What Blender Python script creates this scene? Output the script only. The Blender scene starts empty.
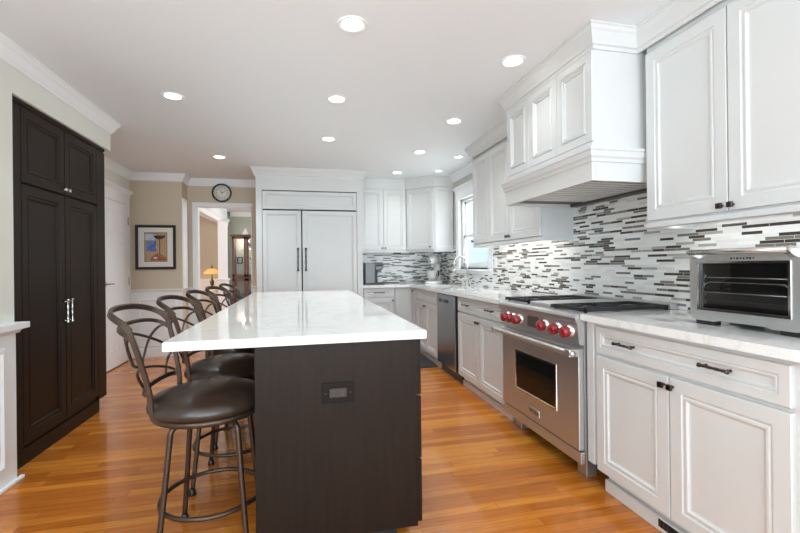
import bpy, bmesh, math, random
from mathutils import Vector, Matrix
random.seed(7)
D = bpy.data
S = bpy.context.scene
COL = S.collection
PI = math.pi

# ------------------------------------------------------------------ camera
th, pt, ro = .2272, .0008, .0109
fw = Vector((math.sin(th)*math.cos(pt), math.cos(th)*math.cos(pt), math.sin(pt)))
r0 = Vector((math.cos(th), -math.sin(th), 0)); u0 = r0.cross(fw)
rt = r0*math.cos(ro)-u0*math.sin(ro); up = u0*math.cos(ro)+r0*math.sin(ro)
cd = D.cameras.new('camera'); cam = D.objects.new('camera', cd); COL.objects.link(cam)
cd.sensor_width = 36; cd.lens = 422/800*36; cd.shift_y = -1.7/800; cd.clip_start = .02
cam.matrix_world = Matrix(((rt.x, up.x, -fw.x, 0), (rt.y, up.y, -fw.y, 0), (rt.z, up.z, -fw.z, 1.184), (0, 0, 0, 1)))
S.camera = cam

# ------------------------------------------------------------------ view, world, daylight and added fill lights
S.view_settings.view_transform = 'Standard'; S.view_settings.look = 'None'
S.view_settings.gamma = 1; S.view_settings.use_curve_mapping = False
S.view_settings.exposure = 1.28
S.cycles.max_bounces = 8; S.cycles.diffuse_bounces = 5; S.cycles.glossy_bounces = 4
S.cycles.transparent_max_bounces = 8; S.cycles.caustics_reflective = False; S.cycles.caustics_refractive = False
S.cycles.sample_clamp_indirect = 4
W = D.worlds.new('sky'); S.world = W; W.use_nodes = True
bg = W.node_tree.nodes['Background']; bg.inputs[0].default_value = (.80, .90, 1, 1); bg.inputs[1].default_value = 1.1

def area(name, loc, direction, sx, sy, power, col=(1, 1, 1), spread=PI):
    l = D.lights.new(name, 'AREA'); l.shape = 'RECTANGLE'; l.size = sx; l.size_y = sy; l.energy = power; l.color = col; l.spread = spread
    o = D.objects.new(name, l); COL.objects.link(o); o.location = loc
    o.rotation_euler = Vector(direction).to_track_quat('-Z', 'Y').to_euler()
    return o
area('fill_light_behind_camera', (.3, -3.14, 1.35), (0, 1, 0), 3.4, 2.1, 16, (.90, .96, 1))  # added frontal fill, standing in an unseen opening behind the camera
area('ceiling_fill_behind_camera', (.3, -3.10, 1.2), (0, .45, .89), 3.4, 1.6, 84, (.68, .87, 1))  # added cool light aimed upward to brighten the ceiling
area('ceiling_fill_from_left', (-1.585, -.9, 1.35), (.40, 0, .92), 2.0, 1.2, 24, (.60, .84, 1))  # second added upward fill, out of view on the left
area('fill_light_from_left', (-1.585, -.9, 1.62), (1, 0, 0), 2.0, 1.25, 15, (.78, .92, 1))  # added fill for the near cabinets; the left wall has no window
area('hall_fill_light', (-2.9, 6.5, 1.6), (0, 1, 0), 1.6, 1.2, 11, (.95, .98, 1))  # added to brighten the far hall wall; no window is built here
area('daylight_through_sink_window', (2.2, 4.96, 1.6), (-1, 0, 0), .95, .95, 5, (.93, .97, 1))
area('dining_fill_light', (1.1, 8.4, 1.5), (-1, 0, 0), 1.8, 1.6, 26, (.95, .98, 1))  # added fill for the dining room, without a window behind it
for n_, y_, ln_, pw_ in (('under_cabinet_light_by_toaster', 1.25, 1.25, .45), ('under_cabinet_light_by_window', 3.6, 1.2, .7)):
    area(n_, (1.96, y_, 1.388), (.25, 0, -1), ln_, .03, pw_, (1, .97, .93))
CAN_POWER = 16.5

# ------------------------------------------------------------------ materials
def _m(name):
    m = D.materials.new(name); m.use_nodes = True
    return m, m.node_tree.nodes, m.node_tree.links, m.node_tree.nodes['Principled BSDF']
def P(name, col, rough=.5, metal=0., noise=0., scale=20., stretch=(1, 1, 1), bump=0., coat=0., spec=.5):
    m, N, L, b = _m(name)
    b.inputs['Base Color'].default_value = (*col, 1); b.inputs['Roughness'].default_value = rough
    b.inputs['Metallic'].default_value = metal; b.inputs['Coat Weight'].default_value = coat
    b.inputs['Specular IOR Level'].default_value = spec
    tc = N.new('ShaderNodeTexCoord'); mp = N.new('ShaderNodeMapping'); mp.inputs['Scale'].default_value = stretch
    nz = N.new('ShaderNodeTexNoise'); nz.inputs['Scale'].default_value = scale; nz.inputs['Detail'].default_value = 4
    L.new(tc.outputs['Object'], mp.inputs[0]); L.new(mp.outputs[0], nz.inputs['Vector'])
    if noise:
        rp = N.new('ShaderNodeValToRGB')
        rp.color_ramp.elements[0].position = .3; rp.color_ramp.elements[1].position = .7
        rp.color_ramp.elements[0].color = (*[c*(1-noise) for c in col], 1)
        rp.color_ramp.elements[1].color = (*[min(1, c*(1+noise)) for c in col], 1)
        L.new(nz.outputs['Fac'], rp.inputs[0]); L.new(rp.outputs[0], b.inputs['Base Color'])
    if bump:
        bp = N.new('ShaderNodeBump'); bp.inputs['Strength'].default_value = bump; bp.inputs['Distance'].default_value = .002
        L.new(nz.outputs['Fac'], bp.inputs['Height']); L.new(bp.outputs[0], b.inputs['Normal'])
    return m
def emit(name, col, st):
    m, N, L, b = _m(name)
    b.inputs['Base Color'].default_value = (*col, 1); b.inputs['Emission Color'].default_value = (*col, 1); b.inputs['Emission Strength'].default_value = st
    return m
def glass(name, tint=(1, 1, 1), gloss=.1):
    m, N, L, b = _m(name); N.remove(b)
    t = N.new('ShaderNodeBsdfTransparent'); t.inputs[0].default_value = (*tint, 1)
    g = N.new('ShaderNodeBsdfGlossy'); g.inputs['Roughness'].default_value = .02
    x = N.new('ShaderNodeMixShader'); x.inputs[0].default_value = gloss
    L.new(t.outputs[0], x.inputs[1]); L.new(g.outputs[0], x.inputs[2]); L.new(x.outputs[0], N['Material Output'].inputs[0])
    return m
def floor_mat():
    m, N, L, b = _m('oak_floor')
    tc = N.new('ShaderNodeTexCoord')
    br = N.new('ShaderNodeTexBrick'); br.offset = .37; br.offset_frequency = 2; br.squash = 1
    br.inputs['Color1'].default_value = (0, 0, 0, 1); br.inputs['Color2'].default_value = (1, 1, 1, 1); br.inputs['Mortar'].default_value = (.0, .0, .0, 1)
    br.inputs['Scale'].default_value = 1; br.inputs['Mortar Size'].default_value = .0007; br.inputs['Mortar Smooth'].default_value = .3
    br.inputs['Brick Width'].default_value = 1.05; br.inputs['Row Height'].default_value = .0572
    # a wobble per row so that butt joints do not line up
    sp = N.new('ShaderNodeSeparateXYZ'); L.new(tc.outputs['Object'], sp.inputs[0])
    dv = N.new('ShaderNodeMath'); dv.operation = 'DIVIDE'; dv.inputs[1].default_value = .0572; L.new(sp.outputs['Y'], dv.inputs[0])
    fl = N.new('ShaderNodeMath'); fl.operation = 'FLOOR'; L.new(dv.outputs[0], fl.inputs[0])
    wn = N.new('ShaderNodeTexWhiteNoise'); wn.noise_dimensions = '1D'; L.new(fl.outputs[0], wn.inputs['W'])
    ad = N.new('ShaderNodeMath'); ad.operation = 'ADD'; L.new(sp.outputs['X'], ad.inputs[0]); L.new(wn.outputs['Value'], ad.inputs[1])
    cb = N.new('ShaderNodeCombineXYZ'); L.new(ad.outputs[0], cb.inputs[0]); L.new(sp.outputs['Y'], cb.inputs[1])
    L.new(cb.outputs[0], br.inputs['Vector'])
    rp = N.new('ShaderNodeValToRGB'); e = rp.color_ramp.elements
    e[0].position = 0; e[0].color = (.50, .148, .015, 1); e[1].position = 1; e[1].color = (.84, .32, .042, 1)
    k = e.new(.5); k.color = (.62, .192, .024, 1)
    L.new(br.outputs['Color'], rp.inputs[0])
    # grain, long along the boards, shifted from board to board
    mp = N.new('ShaderNodeMapping'); mp.inputs['Scale'].default_value = (2.2, 38, 1); L.new(cb.outputs[0], mp.inputs[0])
    nz = N.new('ShaderNodeTexNoise'); nz.inputs['Scale'].default_value = 1.6; nz.inputs['Detail'].default_value = 7; nz.inputs['Distortion'].default_value = 1.1
    L.new(mp.outputs[0], nz.inputs['Vector'])
    gr = N.new('ShaderNodeValToRGB'); gr.color_ramp.elements[0].position = .32; gr.color_ramp.elements[1].position = .68
    gr.color_ramp.elements[0].color = (.62, .55, .48, 1); gr.color_ramp.elements[1].color = (1.0, 1.0, 1.0, 1)
    L.new(nz.outputs['Fac'], gr.inputs[0])
    mx = N.new('ShaderNodeMix'); mx.data_type = 'RGBA'; mx.blend_type = 'MULTIPLY'; mx.inputs[0].default_value = .8
    L.new(rp.outputs[0], mx.inputs[6]); L.new(gr.outputs[0], mx.inputs[7])
    m2 = N.new('ShaderNodeMix'); m2.data_type = 'RGBA'; m2.inputs[7].default_value = (.10, .04, .015, 1)
    L.new(br.outputs['Fac'], m2.inputs[0]); L.new(mx.outputs[2], m2.inputs[6]); L.new(m2.outputs[2], b.inputs['Base Color'])
    b.inputs['Roughness'].default_value = .24; b.inputs['Specular IOR Level'].default_value = .4; b.inputs['Coat Weight'].default_value = .40; b.inputs['Coat Roughness'].default_value = .07
    bp = N.new('ShaderNodeBump'); bp.inputs['Strength'].default_value = .12; bp.inputs['Distance'].default_value = .001
    L.new(nz.outputs['Fac'], bp.inputs['Height']); L.new(bp.outputs[0], b.inputs['Normal'])
    return m
def mosaic_mat():
    m, N, L, b = _m('strip_mosaic_tile')
    def mth(op, a, c=None):
        n = N.new('ShaderNodeMath'); n.operation = op
        for i, v in enumerate((a, c)):
            if v is None: continue
            if isinstance(v, (int, float)): n.inputs[i].default_value = v
            else: L.new(v, n.inputs[i])
        return n.outputs[0]
    tc = N.new('ShaderNodeTexCoord'); sp = N.new('ShaderNodeSeparateXYZ'); L.new(tc.outputs['Object'], sp.inputs[0])
    s = mth('ADD', sp.outputs['X'], sp.outputs['Y'])
    rowv = mth('DIVIDE', sp.outputs['Z'], .0158); row = mth('FLOOR', rowv); rf = mth('FRACT', rowv)
    wn = N.new('ShaderNodeTexWhiteNoise'); wn.noise_dimensions = '1D'; L.new(row, wn.inputs['W'])
    ln = mth('ADD', mth('MULTIPLY', wn.outputs['Value'], .07), .075)
    w2 = N.new('ShaderNodeTexWhiteNoise'); w2.noise_dimensions = '1D'; L.new(mth('ADD', row, 77.3), w2.inputs['W'])
    tv = mth('DIVIDE', mth('ADD', s, mth('MULTIPLY', w2.outputs['Value'], 3.0)), ln); ti = mth('FLOOR', tv); tf = mth('FRACT', tv)
    cb = N.new('ShaderNodeCombineXYZ'); L.new(ti, cb.inputs[0]); L.new(row, cb.inputs[1])
    wt = N.new('ShaderNodeTexWhiteNoise'); wt.noise_dimensions = '2D'; L.new(cb.outputs[0], wt.inputs['Vector'])
    rp = N.new('ShaderNodeValToRGB'); rp.color_ramp.interpolation = 'CONSTANT'; e = rp.color_ramp.elements
    e[0].position = 0; e[0].color = (.062, .052, .045, 1); e[1].position = .13; e[1].color = (.21, .185, .165, 1)
    for p, c in ((.29, (.40, .385, .36, 1)), (.35, (.80, .79, .77, 1)), (.60, (.86, .855, .84, 1)), (.88, (.74, .73, .71, 1))):
        k = e.new(p); k.color = c
    L.new(wt.outputs['Value'], rp.inputs[0])
    # grout joints
    g1 = mth('LESS_THAN', rf, .09); dist = mth('MULTIPLY', tf, ln); g2 = mth('LESS_THAN', dist, .0016); g = mth('MAXIMUM', g1, g2)
    mx = N.new('ShaderNodeMix'); mx.data_type = 'RGBA'; mx.inputs[7].default_value = (.76, .75, .72, 1)
    L.new(g, mx.inputs[0]); L.new(rp.outputs[0], mx.inputs[6]); L.new(mx.outputs[2], b.inputs['Base Color'])
    rr = N.new('ShaderNodeMapRange'); rr.inputs[3].default_value = .12; rr.inputs[4].default_value = .7
    L.new(g, rr.inputs[0]); L.new(rr.outputs[0], b.inputs['Roughness'])
    return m
def quartz_mat():
    m, N, L, b = _m('white_quartz')
    tc = N.new('ShaderNodeTexCoord')
    nz = N.new('ShaderNodeTexNoise'); nz.inputs['Scale'].default_value = 2.2; nz.inputs['Detail'].default_value = 8; nz.inputs['Distortion'].default_value = 1.6
    L.new(tc.outputs['Object'], nz.inputs['Vector'])
    rp = N.new('ShaderNodeValToRGB'); e = rp.color_ramp.elements
    e[0].position = .47; e[0].color = (.86, .86, .85, 1); e[1].position = .54; e[1].color = (.86, .86, .85, 1)
    k = e.new(.505); k.color = (.78, .775, .755, 1)
    n2 = N.new('ShaderNodeTexNoise'); n2.inputs['Scale'].default_value = 160; n2.inputs['Detail'].default_value = 2
    L.new(tc.outputs['Object'], n2.inputs['Vector'])
    r2 = N.new('ShaderNodeValToRGB'); r2.color_ramp.elements[0].position = .35; r2.color_ramp.elements[1].position = .6
    r2.color_ramp.elements[0].color = (.94, .935, .92, 1); r2.color_ramp.elements[1].color = (1, 1, 1, 1)
    L.new(n2.outputs['Fac'], r2.inputs[0]); L.new(nz.outputs['Fac'], rp.inputs[0])
    mx = N.new('ShaderNodeMix'); mx.data_type = 'RGBA'; mx.blend_type = 'MULTIPLY'; mx.inputs[0].default_value = 1
    L.new(rp.outputs[0], mx.inputs[6]); L.new(r2.outputs[0], mx.inputs[7]); L.new(mx.outputs[2], b.inputs['Base Color'])
    b.inputs['Roughness'].default_value = .035
    return m
M = dict(
    ceil=P('ceiling_paint', (.82, .86, .88), .9, bump=.05, scale=90),
    cream=P('cream_wall_paint', (.76, .76, .69), .85, bump=.05, scale=90),
    tan=P('tan_wall_paint', (.62, .53, .41), .85, bump=.05, scale=90),
    sage=P('grey_green_wall_paint', (.42, .44, .37), .85, bump=.05, scale=90),
    greywall=P('grey_wall_paint', (.50, .49, .46), .85, bump=.05, scale=90),
    trim=P('white_trim_paint', (.87, .89, .90), .45),
    cab=P('white_cabinet_lacquer', (.66, .66, .65), .38, noise=.01, scale=4),
    gap=P('shadow_gap_black', (.02, .02, .02), .9),
    dark=P('espresso_stained_wood', (.0120, .0066, .0036), .40, noise=.25, scale=9, stretch=(9, 9, .5), bump=.12, spec=.22),
    quartz=quartz_mat(), floor=floor_mat(), mosaic=mosaic_mat(),
    steel=P('brushed_stainless_steel', (.62, .62, .62), .40, .9, noise=.05, scale=30, stretch=(1, 1, 22)),
    steel2=P('polished_steel', (.72, .72, .71), .12, 1.),
    dwsteel=P('dark_stainless_steel', (.30, .30, .31), .24, 1., noise=.04, scale=30, stretch=(1, 1, 22)),
    greysteel=P('grey_metallic_plastic', (.17, .17, .17), .35, .6),
    nickel=P('brushed_nickel', (.62, .61, .58), .25, 1.),
    chrome=P('chrome', (.8, .8, .8), .08, 1.),
    pewter=P('dark_pewter', (.11, .10, .095), .30, 1.),
    black=P('black_enamel', (.014, .014, .014), .30),
    iron=P('cast_iron', (.018, .018, .018), .55, bump=.2, scale=200),
    oglass=P('oven_dark_glass', (.008, .008, .008), .05, spec=.35),
    red=P('red_knob_plastic', (.28, .010, .016), .25, coat=.4),
    bronze=P('brushed_bronze_metal', (.085, .058, .044), .38, .7, noise=.18, scale=60, stretch=(1, 1, 6)),
    leather=P('dark_brown_leather', (.036, .023, .017), .30, noise=.15, scale=30, bump=.12, coat=.15),
    plate=P('white_plastic', (.82, .82, .80), .35),
    outlet=P('dark_bronze_plate', (.009, .007, .006), .45, spec=.15),
    socket=P('brown_socket_plastic', (.03, .022, .018), .4),
    mahog=P('mahogany_wood', (.115, .046, .026), .35, noise=.25, scale=8, stretch=(8, 8, .6)),
    mat=P('charcoal_mat_rubber', (.035, .035, .038), .8, noise=.2, scale=80),
    glass=glass('clear_window_glass', (1, 1, 1), .07), cglass=glass('cabinet_glass', (.96, .98, .97), .06), tglass=glass('toaster_glass', (.75, .75, .75), .03),
    lens=emit('lit_lamp_lens', (1, .97, .92), 6.0), shade=emit('lit_amber_lamp_glass', (.70, .38, .12), .42),
    brass=P('antique_brass', (.16, .10, .045), .35, .8),
    siding=P('blue_grey_siding', (.54, .62, .66), .7), brick=P('pale_brick', (.66, .64, .61), .8, noise=.15, scale=25),
    lawn=P('lawn_green', (.16, .22, .09), .95, noise=.3, scale=6),
    paper=P('ivory_mat_board', (.78, .76, .70), .8), face=P('clock_face_ivory', (.86, .84, .76), .6),
    blackwood=P('black_frame_wood', (.018, .015, .013), .35),
    artbg=P('print_peach', (.46, .31, .17), .6, noise=.2, scale=9), artblue=P('print_blue', (.12, .20, .48), .6, noise=.45, scale=25),
    artpale=P('print_pale_blue', (.50, .55, .62), .6, noise=.15, scale=20),
    artred=P('print_rust', (.36, .12, .06), .6, noise=.35, scale=25), artdark=P('print_brown', (.07, .045, .03), .6, noise=.3, scale=30),
    artwhite=P('print_white', (.8, .78, .72), .6), bluechina=P('blue_china', (.10, .22, .34), .2, noise=.4, scale=30),
    silver=P('silver_ware', (.35, .35, .33), .3, 1.), porcelain=P('white_porcelain', (.85, .84, .80), .25),
    filt=P('baffle_steel', (.86, .85, .82), .40, .3), liner=P('shaded_hood_liner_steel', (.10, .095, .09), .45, .6),  # liner colour darkened so the gaps between baffles look shaded
)

# ------------------------------------------------------------------ mesh builder
class MB:
    def __init__(s): s.bm = bmesh.new()
    def box(s, x0, x1, y0, y1, z0, z1, bev=0.):
        x0, x1 = sorted((x0, x1)); y0, y1 = sorted((y0, y1)); z0, z1 = sorted((z0, z1))
        v = [s.bm.verts.new((x, y, z)) for x in (x0, x1) for y in (y0, y1) for z in (z0, z1)]
        fs = [s.bm.faces.new([v[i] for i in q]) for q in ((0, 1, 3, 2), (4, 6, 7, 5), (0, 4, 5, 1), (2, 3, 7, 6), (0, 2, 6, 4), (1, 5, 7, 3))]
        if bev:
            es = list({e for f in fs for e in f.edges})
            bmesh.ops.bevel(s.bm, geom=es, offset=bev, segments=2, affect='EDGES', profile=.5)
        return s
    def poly_prism(s, pts, axis, a, b):
        """pts: 2D outline; axis 'x','y' or 'z' = extrusion axis from a to b"""
        def q(p, t):
            if axis == 'x': return (t, p[0], p[1])
            if axis == 'y': return (p[0], t, p[1])
            return (p[0], p[1], t)
        A = [s.bm.verts.new(q(p, a)) for p in pts]; B = [s.bm.verts.new(q(p, b)) for p in pts]
        n = len(pts)
        s.bm.faces.new(A[::-1]); s.bm.faces.new(B)
        for i in range(n): s.bm.faces.new((A[i], A[(i+1) % n], B[(i+1) % n], B[i]))
        return s
    def rings(s, rs, cap0=True, cap1=True, smooth=False, closed=False):
        R = [[s.bm.verts.new(p) for p in r] for r in rs]; n = len(R[0]); fs = []
        m = len(R)
        for i in range(m if closed else m-1):
            a, b = R[i], R[(i+1) % m]
            for j in range(n): fs.append(s.bm.faces.new((a[j], a[(j+1) % n], b[(j+1) % n], b[j])))
        for f in fs: f.smooth = smooth
        if not closed:
            if cap0: s.bm.faces.new(R[0][::-1])
            if cap1: s.bm.faces.new(R[-1])
        return s
    def panel(s, O, U, N, w, h, prof):
        """framed panel: concentric rectangles at (inset, depth)"""
        O, U, N = Vector(O), Vector(U), Vector(N); Z = Vector((0, 0, 1))
        rs = []
        for i, d in prof:
            i = min(i, min(w, h)/2-.001)
            rs.append([O+U*a+Z*c+N*d for a, c in ((i, i), (w-i, i), (w-i, h-i), (i, h-i))])
        return s.rings(rs)
    def lathe(s, O, A, prof, seg=24, smooth=True):
        """prof: (radius, distance along A)"""
        O, A = Vector(O), Vector(A).normalized()
        X = A.orthogonal().normalized(); Y = A.cross(X)
        rs = [[O+A*d+(X*math.cos(2*PI*k/seg)+Y*math.sin(2*PI*k/seg))*max(r, .0002) for k in range(seg)] for r, d in prof]
        return s.rings(rs, smooth=smooth)
    def tube(s, pts, r, seg=10, closed=False, flat=None, ref=None, smooth=True):
        """round tube, or flat bar when flat=(half width along ref, half thickness)"""
        p = [Vector(q) for q in pts]; n = len(p); rs = []; prev = None
        for i in range(n):
            if closed: t = (p[(i+1) % n]-p[i-1]).normalized()
            else: t = (p[min(i+1, n-1)]-p[max(i-1, 0)]).normalized()
            if ref is not None:
                rv = ref(i/(n-1 if n > 1 else 1)) if callable(ref) else Vector(ref)
                X = (rv-t*rv.dot(t)).normalized()
            elif prev is None: X = t.orthogonal().normalized()
            else: X = (prev-t*prev.dot(t)).normalized()
            prev = X; Y = t.cross(X)
            if flat:
                a, b = flat; c = min(a, b)*.35
                o2 = [(a, b-c), (a-c, b), (-a+c, b), (-a, b-c), (-a, -b+c), (-a+c, -b), (a-c, -b), (a, -b+c)]
                rs.append([p[i]+X*u+Y*v for u, v in o2])
            else:
                rr = r(i/(n-1)) if callable(r) else r
                rs.append([p[i]+(X*math.cos(2*PI*k/seg)+Y*math.sin(2*PI*k/seg))*rr for k in range(seg)])
        return s.rings(rs, smooth=smooth and not flat, closed=closed)
    def sweep(s, path, prof, closed=False):
        """moulding: prof (outward distance, z) along a plan path; outward = left of travel"""
        P2 = [Vector((q[0], q[1])) for q in path]; n = len(P2); rs = []
        for i in range(n):
            d0 = (P2[i]-P2[i-1]).normalized() if (i > 0 or closed) else None
            d1 = (P2[(i+1) % n]-P2[i]).normalized() if (i < n-1 or closed) else None
            d0 = d0 or d1; d1 = d1 or d0
            n0, n1 = Vector((-d0.y, d0.x)), Vector((-d1.y, d1.x))
            m = (n0+n1); m = m/(m.dot(n0)) if m.length > 1e-6 else n0
            rs.append([(P2[i].x+m.x*u, P2[i].y+m.y*u, z) for u, z in prof])
        return s.rings(rs, closed=closed)
def ZV(): return Vector((0, 0, 1))
def bez(p, n=8):
    """smooth curve through points (Catmull-Rom)"""
    p = [Vector(q) for q in p]; out = []
    for i in range(len(p)-1):
        a, b, c, d = p[max(i-1, 0)], p[i], p[i+1], p[min(i+2, len(p)-1)]
        for k in range(n):
            t = k/n
            out.append(.5*((2*b)+(-a+c)*t+(2*a-5*b+4*c-d)*t*t+(-a+3*b-3*c+d)*t**3))
    out.append(p[-1]); return out

def root_of(o):
    while o.parent: o = o.parent
    return o
def build(name, mb, mat, parent=None, **props):
    bmesh.ops.recalc_face_normals(mb.bm, faces=mb.bm.faces)
    if parent is not None:
        l = root_of(parent).location
        bmesh.ops.translate(mb.bm, verts=mb.bm.verts, vec=-l)
    me = D.meshes.new(name); mb.bm.to_mesh(me); mb.bm.free(); me.materials.append(M[mat] if isinstance(mat, str) else mat)
    o = D.objects.new(name, me); COL.objects.link(o)
    if parent is not None: o.parent = parent
    for k, v in props.items(): o[k] = v
    return o
def thing(name, label, cat, loc=(0, 0, 0), group=None):
    o = D.objects.new(name, None); o.empty_display_size = .05; COL.objects.link(o); o.location = loc
    o['label'] = label; o['category'] = cat
    if group: o['group'] = group
    return o
def single(name, mb, mat, label, cat, loc, group=None):
    """a thing that is one mesh, with its origin at loc"""
    bmesh.ops.translate(mb.bm, verts=mb.bm.verts, vec=-Vector(loc))
    o = build(name, mb, mat); o.location = loc; o['label'] = label; o['category'] = cat
    if group: o['group'] = group
    return o
def struct(name, mb, mat, parent=None):
    o = build(name, mb, mat, parent)
    if parent is None: o['kind'] = 'structure'
    return o
def struct_root(name, loc=(0, 0, 0)):
    o = D.objects.new(name, None); COL.objects.link(o); o.location = loc; o['kind'] = 'structure'; return o
def add_text(mb, body, size, loc, xdir, updir, depth=.0006):
    """lettering as mesh faces added to mb"""
    c = D.curves.new('lettering', 'FONT'); c.body = body; c.size = size; c.align_x = 'CENTER'; c.align_y = 'CENTER'; c.extrude = depth
    o = D.objects.new('lettering', c); COL.objects.link(o)
    me = D.meshes.new_from_object(o); D.objects.remove(o); D.curves.remove(c)
    X = Vector(xdir).normalized(); Y = Vector(updir).normalized(); Zn = X.cross(Y)
    vs = [mb.bm.verts.new(Vector(loc)+X*v.co.x+Y*v.co.y+Zn*v.co.z) for v in me.vertices]
    for f in me.polygons:
        try: mb.bm.faces.new([vs[i] for i in f.vertices])
        except ValueError: pass
    D.meshes.remove(me)
    return mb

# ------------------------------------------------------------------ room dimensions
ZC, XR, YB, CT, CU = 2.44, 2.10, 6.28, .914, .879
XL, YF = -1.60, -3.2          # wall beside the pantry, wall behind the camera
XD = -2.20                    # wall with the white door
YP, YK, XQ = 6.20, 6.48, -1.575   # picture wall, clock wall, return between them

# ------------------------------------------------------------------ setting
struct('floor', MB().box(-4.4, 2.2, YF-.1, 10.6, -.05, 0), 'floor')
struct('ceiling', MB().box(-4.4, 2.2, YF-.1, 10.6, ZC, ZC+.08), 'ceil')
# right wall with window opening
wy0, wy1, wz0, wz1 = 4.50, 5.42, 1.14, 2.06
struct('wall_right', MB().box(XR, XR+.12, YF-.1, wy0, 0, ZC).box(XR, XR+.12, wy1, YB+.12, 0, ZC).box(XR, XR+.12, wy0, wy1, 0, wz0).box(XR, XR+.12, wy0, wy1, wz1, ZC), 'greywall')
struct('wall_back', MB().box(-.60, XR, YB, YB+.12, 0, ZC), 'tan')
# clock wall with opening to the dining room
ox0, ox1, oz = -1.455, -.715, 2.055
struct('wall_clock', MB().box(XQ-.12, ox0, YK, YK+.12, 0, ZC).box(ox1, -.48, YK, YK+.12, 0, ZC).box(ox0, ox1, YK, YK+.12, oz, ZC), 'tan')
struct('wall_picture', MB().box(XD-.12, XQ-.12, YP, YP+.12, 0, ZC).box(XQ-.12, XQ, YP, YK, 0, ZC), 'tan')
struct('wall_pantry', MB().box(XD-.12, XD, 2.77, YP, 0, ZC), 'cream')
# left wall, and the soffit over the pantry recess
struct('wall_left', MB().box(XL-.12, XL, YF-.1, 2.834, 0, ZC).box(XD, XL-.12, 2.72, 2.834, 0, ZC).box(XD, XL, 2.834, 4.10, 2.190, ZC), 'cream')
# wall behind the camera, with a wide opening added to let light in
struct('wall_front', MB().box(XL-.12, -1.45, YF-.1, YF, 0, ZC).box(2.05, XR, YF-.1, YF, 0, ZC).box(-1.45, 2.05, YF-.1, YF, 2.42, ZC).box(-1.45, 2.05, YF-.1, YF, 0, .25), 'cream')
# dining room shell
struct('wall_dining_far', MB().box(-4.4, 1.3, 10.3, 10.4, 0, ZC), 'sage')
struct('wall_dining_side', MB().box(-4.4, -4.3, 6.0, 10.3, 0, ZC), 'tan')
struct('wall_dining_right', MB().box(1.2, 1.3, 6.4, 10.3, 0, ZC), 'sage')
struct('wall_hall', MB().box(-4.3, XQ-.12, YP+.12, YP+.24, 0, ZC), 'tan')
struct('wall_hall_far', MB().box(-4.3, -1.62, 9.9, 10.0, .93, ZC), 'tan')
struct('wall_hall_wainscot', MB().box(-4.3, -1.62, 9.88, 10.0, 0, .90).box(-4.3, -1.62, 9.85, 10.0, .90, .93), 'trim')

# crown mouldings on the walls
CROWN = [(0, -.100), (.008, -.100), (.011, -.087), (.018, -.080), (.038, -.040), (.048, -.029), (.053, -.014), (.060, -.010), (.060, -.0005), (0, -.0005)]
def crown(path, prof=CROWN, z=ZC): return MB().sweep(path, [(a, z+b) for a, b in prof])
struct('trim_1', crown([(-.48, YK), (XQ, YK), (XQ, YP), (XD, YP), (XD, 4.10), (XL, 4.10), (XL, YF)]), 'trim')
struct('trim_2', crown([(XR, 4.262), (XR, 5.664)]), 'trim')
struct('trim_3', crown([(1.2, 10.3), (-1.6, 10.3)]), 'trim')
# chair rails and wainscot on picture wall and clock wall
RAIL = [(0, .862), (.014, .862), (.018, .878), (.034, .886), (.034, .898), (0, .898)]
w = MB().sweep([(XQ, YP), (XD, YP)], RAIL).sweep([(ox0-.055, YK), (XQ+.0, YK)], RAIL).sweep([(-.48, YK), (ox1, YK)], RAIL)
struct('trim_4', w, 'trim')
w = MB().box(XD, XQ, YP-.006, YP-.0005, .14, .862).box(XQ, ox0-.055, YK-.006, YK-.0005, .14, .862).box(ox1, -.48, YK-.006, YK-.0005, .14, .862)
for x0, x1 in ((XD+.09, XD+.55),):
    w.panel((x1, YP-.006, .23), (-1, 0, 0), (0, -1, 0), x1-x0, .54, [(0, 0), (.004, .010), (.016, .012), (.026, .003)])
struct('trim_5', w, 'trim')
BASE = [(0, 0), (.016, 0), (.016, .105), (.008, .125), (0, .13)]
struct('baseboard_picture', MB().sweep([(XQ, YP), (XD, YP)], BASE), 'trim')
struct('baseboard_clock', MB().sweep([(ox0-.055, YK), (XQ+.018, YK)], BASE).sweep([(-.60, YK), (ox1, YK)], BASE), 'trim')
# casing round the dining room opening, and the board on the return
w = MB().box(ox0-.052, ox0, YK-.018, YK, 0, oz+.05).box(ox0, ox1+.012, YK-.018, YK, oz, oz+.05).box(ox0, ox0+.012, YK, YK+.12, 0, oz).box(ox0, ox1, YK, YK+.12, oz-.012, oz).box(ox1-.012, ox1, YK, YK+.12, 0, oz)
struct('trim_6', w, 'trim')
struct('trim_7', MB().box(XQ, XQ+.016, YP-.0, YP+.215, .898, 2.12), 'trim')
# cased opening inside the dining room: header beam, post on a pedestal
w = MB().box(-1.72, -1.60, 6.62, 9.88, 2.08, ZC).sweep([(-1.60, 9.88), (-1.60, 6.62)], [(0, 2.08), (.02, 2.08), (.02, 2.15), (.05, 2.19), (.05, 2.22), (0, 2.22)])
w.box(-1.61, -1.45, 8.85, 9.0, .96, 2.08).box(-1.64, -1.41, 8.82, 9.0, .93, .96).box(-1.62, -1.43, 8.85, 9.0, 0, .93)
struct('trim_8', w, 'trim')

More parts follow.
